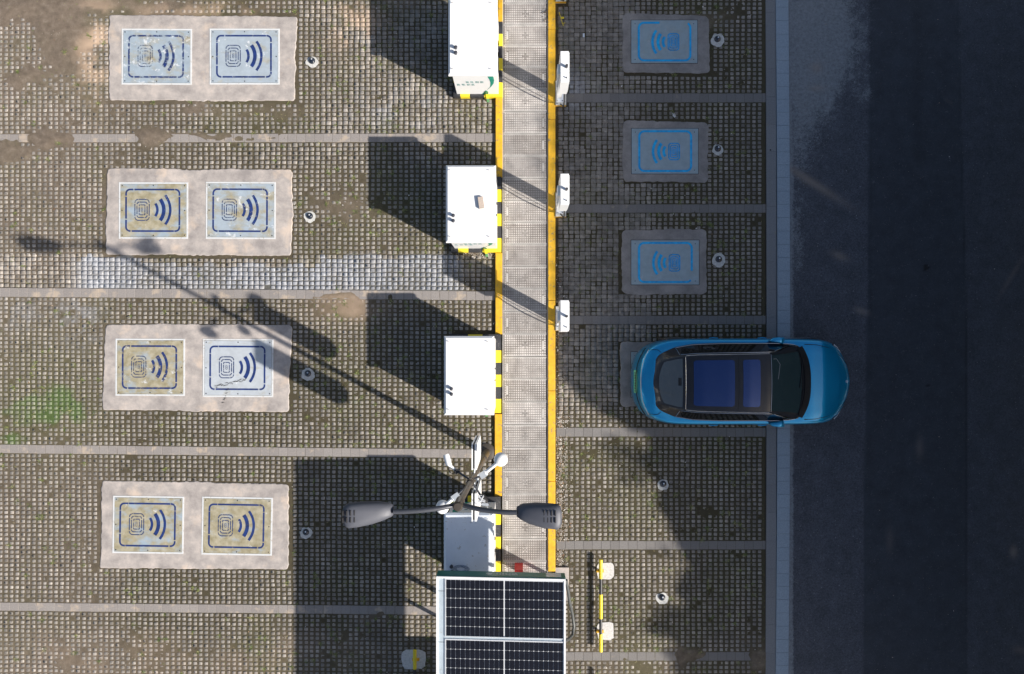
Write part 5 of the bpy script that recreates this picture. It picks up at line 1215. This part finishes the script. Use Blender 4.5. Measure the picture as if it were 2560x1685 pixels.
# ---------------------------------------------------------------- trees beside the road (outside the frame, they shade the right half)
poly = [(1397, -260), (1397, 800), (1397, 870), (1402, 915), (1434, 970), (1498, 1024), (1560, 1054), (1612, 1080), (1640, 1120), (1622, 1165), (1650, 1210), (1655, 1270), (1690, 1330), (1722, 1390), (1742, 1420), (1705, 1450), (1700, 1490),
        (1728, 1515), (1700, 1530), (1655, 1542), (1650, 1570), (1690, 1600), (1688, 1660), (1700, 1760), (1690, 1980), (3100, 1980), (3100, -260)]
def pip(x, y, pl):
    ins = np.zeros(len(x), bool); j = len(pl)-1
    for i in range(len(pl)):
        xi, yi = pl[i]; xj, yj = pl[j]
        c_ = ((yi > y) != (yj > y)) & (x < (xj-xi)*(y-yi)/((yj-yi) or 1e-9)+xi); ins ^= c_; j = i
    return ins
N = 120000
px = RS.uniform(1230, 2760, N); py = RS.uniform(-240, 1960, N)
wob = (fbm(px/S, py/S, .9, 4)-.5)*26
ins = pip(px+wob*(py > 820), py+wob*.4*(py > 820), poly)
fr = np.zeros(N); fr[ins] = 1.
soft = (~ins) & (py < 740) & (px > 1366) & (px < 1397); fr[soft] = .26
for bx_, by_, br, am in ((1345, 10, 34, .20), (1338, 170, 24, .10), (1350, 300, 24, .10), (1352, 430, 24, .12), (1556, 1130, 36, .26), (1568, 1185, 34, .2), (1600, 1150, 36, .35), (1655, 1565, 34, .6), (1660, 1380, 18, .2), (1250, 20, 26, .12), (1680, 1565, 40, .8)):
    fr = np.maximum(fr, am*ga(px, py, bx_, by_, br, br)*1.0)
keep = RS.rand(N) < fr; px, py = px[keep], py[keep]; gxx, gyy = gx(px), gy(py); n = len(gxx)
tx = RS.uniform(12.3, 16.5, n); tz = (tx-gxx)/(SUNV.x/SUNV.z); low = tz < .9; tx = np.where(low, gxx+.9*SUNV.x/SUNV.z+RS.rand(n)*3, tx); tz = (tx-gxx)/(SUNV.x/SUNV.z)
ty = gyy+tz*SUNV.y/SUNV.z
centers = [(14.2, 6.8), (14.6, 3.4), (14.0, .2), (14.5, -3.2), (14.1, -6.6), (14.6, -10.0), (14.2, -13.4), (14.5, -17.0)]
cid = np.argmin(np.stack([np.abs(ty+RS.randn(n)*.5-c_[1]) for c_ in centers], 0), 0)
TL_ = ['roadside tree with a dense crown, northernmost of the row beyond the road', 'roadside tree, second from the top of the row beyond the road', 'roadside tree, third from the top of the row beyond the road', 'roadside tree, fourth from the top of the row beyond the road',
       'roadside tree, fourth from the bottom of the row beyond the road', 'roadside tree, third from the bottom of the row beyond the road', 'roadside tree, second from the bottom of the row beyond the road', 'roadside tree with a low crown, southernmost of the row beyond the road']
nrm = RS.randn(n, 3)+np.array([SUNV.x, SUNV.y, SUNV.z])*1.2; nrm /= np.linalg.norm(nrm, axis=1)[:, None]
rv = RS.randn(n, 3); a1 = np.cross(nrm, rv); a1 /= np.linalg.norm(a1, axis=1)[:, None]; a2 = np.cross(nrm, a1)
sz = .085+.06*RS.rand(n); sz = np.where(fr[keep] < .9, .075, sz); cen = np.stack([tx, ty, tz], -1)
LV = np.stack([cen-a1*sz[:, None], cen-a2*sz[:, None]*.75, cen+a1*sz[:, None]*1.1, cen+a2*sz[:, None]*.75], 1)
for ci, c_ in enumerate(centers):
    tr = thing('tree', TL_[ci], 'tree', (c_[0], c_[1], -.1), 'trees beyond the road'); sel = np.where(cid == ci)[0]
    if len(sel) == 0: continue
    zt = float(np.percentile(tz[sel], 95)); r_ = random.Random(ci)
    mb = MB(); mb.tube([(c_[0], c_[1], -.1), (c_[0]+.05, c_[1], zt*.4), (c_[0]-.05, c_[1]+.1, zt*.85)], [.22, .16, .05], 10)
    for k in range(9):
        zz = zt*(.25+.07*k); a_ = k*2.4; l_ = 1.2-.05*k; mb.tube([(c_[0], c_[1], zz), (c_[0]+math.cos(a_)*l_*.6, c_[1]+math.sin(a_)*l_*.6, zz+.35), (c_[0]+math.cos(a_)*l_, c_[1]+math.sin(a_)*l_, zz+.9)], [.06, .04, .012], 6)
    part(mb, 'trunk', M['bark'], tr, smooth=True)
    Vv = LV[sel]-np.array([c_[0], c_[1], -.1]); o = npmesh('crown', Vv, np.arange(len(sel)*4).reshape(-1, 4), M['leaf']); o.parent = tr
print('leaves', n)

# ---------------------------------------------------------------- light, sky, camera
w = bpy.data.worlds.new("World"); sc.world = w; w.use_nodes = True; nt = w.node_tree; bg = nt.nodes['Background']
sky = nt.nodes.new('ShaderNodeTexSky'); sky.sky_type = 'NISHITA'; sky.sun_disc = False
sky.sun_elevation = math.asin(SUNV.z); sky.sun_rotation = math.atan2(SUNV.x, SUNV.y); sky.air_density = 1.0; sky.dust_density = 2.2; sky.ozone_density = .8
nt.links.new(sky.outputs[0], bg.inputs[0]); bg.inputs[1].default_value = .074
L = bpy.data.lights.new('sun', 'SUN'); L.energy = 4.75; L.angle = math.radians(.75); L.color = (1., .93, .84)
lo = bpy.data.objects.new('sun', L); COL.objects.link(lo); lo.rotation_euler = SUNV.to_track_quat('Z', 'Y').to_euler(); lo.location = (30, -16, 20)
cam = bpy.data.cameras.new('camera'); co = bpy.data.objects.new('camera', cam); COL.objects.link(co); sc.camera = co
co.location = (0, 0, H); co.rotation_euler = (0, 0, 0); cam.sensor_fit = 'HORIZONTAL'; cam.sensor_width = 36; cam.lens = 36*H*S/2560
cam.shift_x = (1280-NX)/2560; cam.shift_y = (NY-842.5)/2560; cam.clip_end = 1000; cam.clip_start = .1
sc.view_settings.view_transform = 'Standard'; sc.view_settings.look = 'None'; sc.view_settings.exposure = .68; sc.view_settings.gamma = 1
for o in bpy.data.objects:
    if 'org' in o.keys(): del o['org']
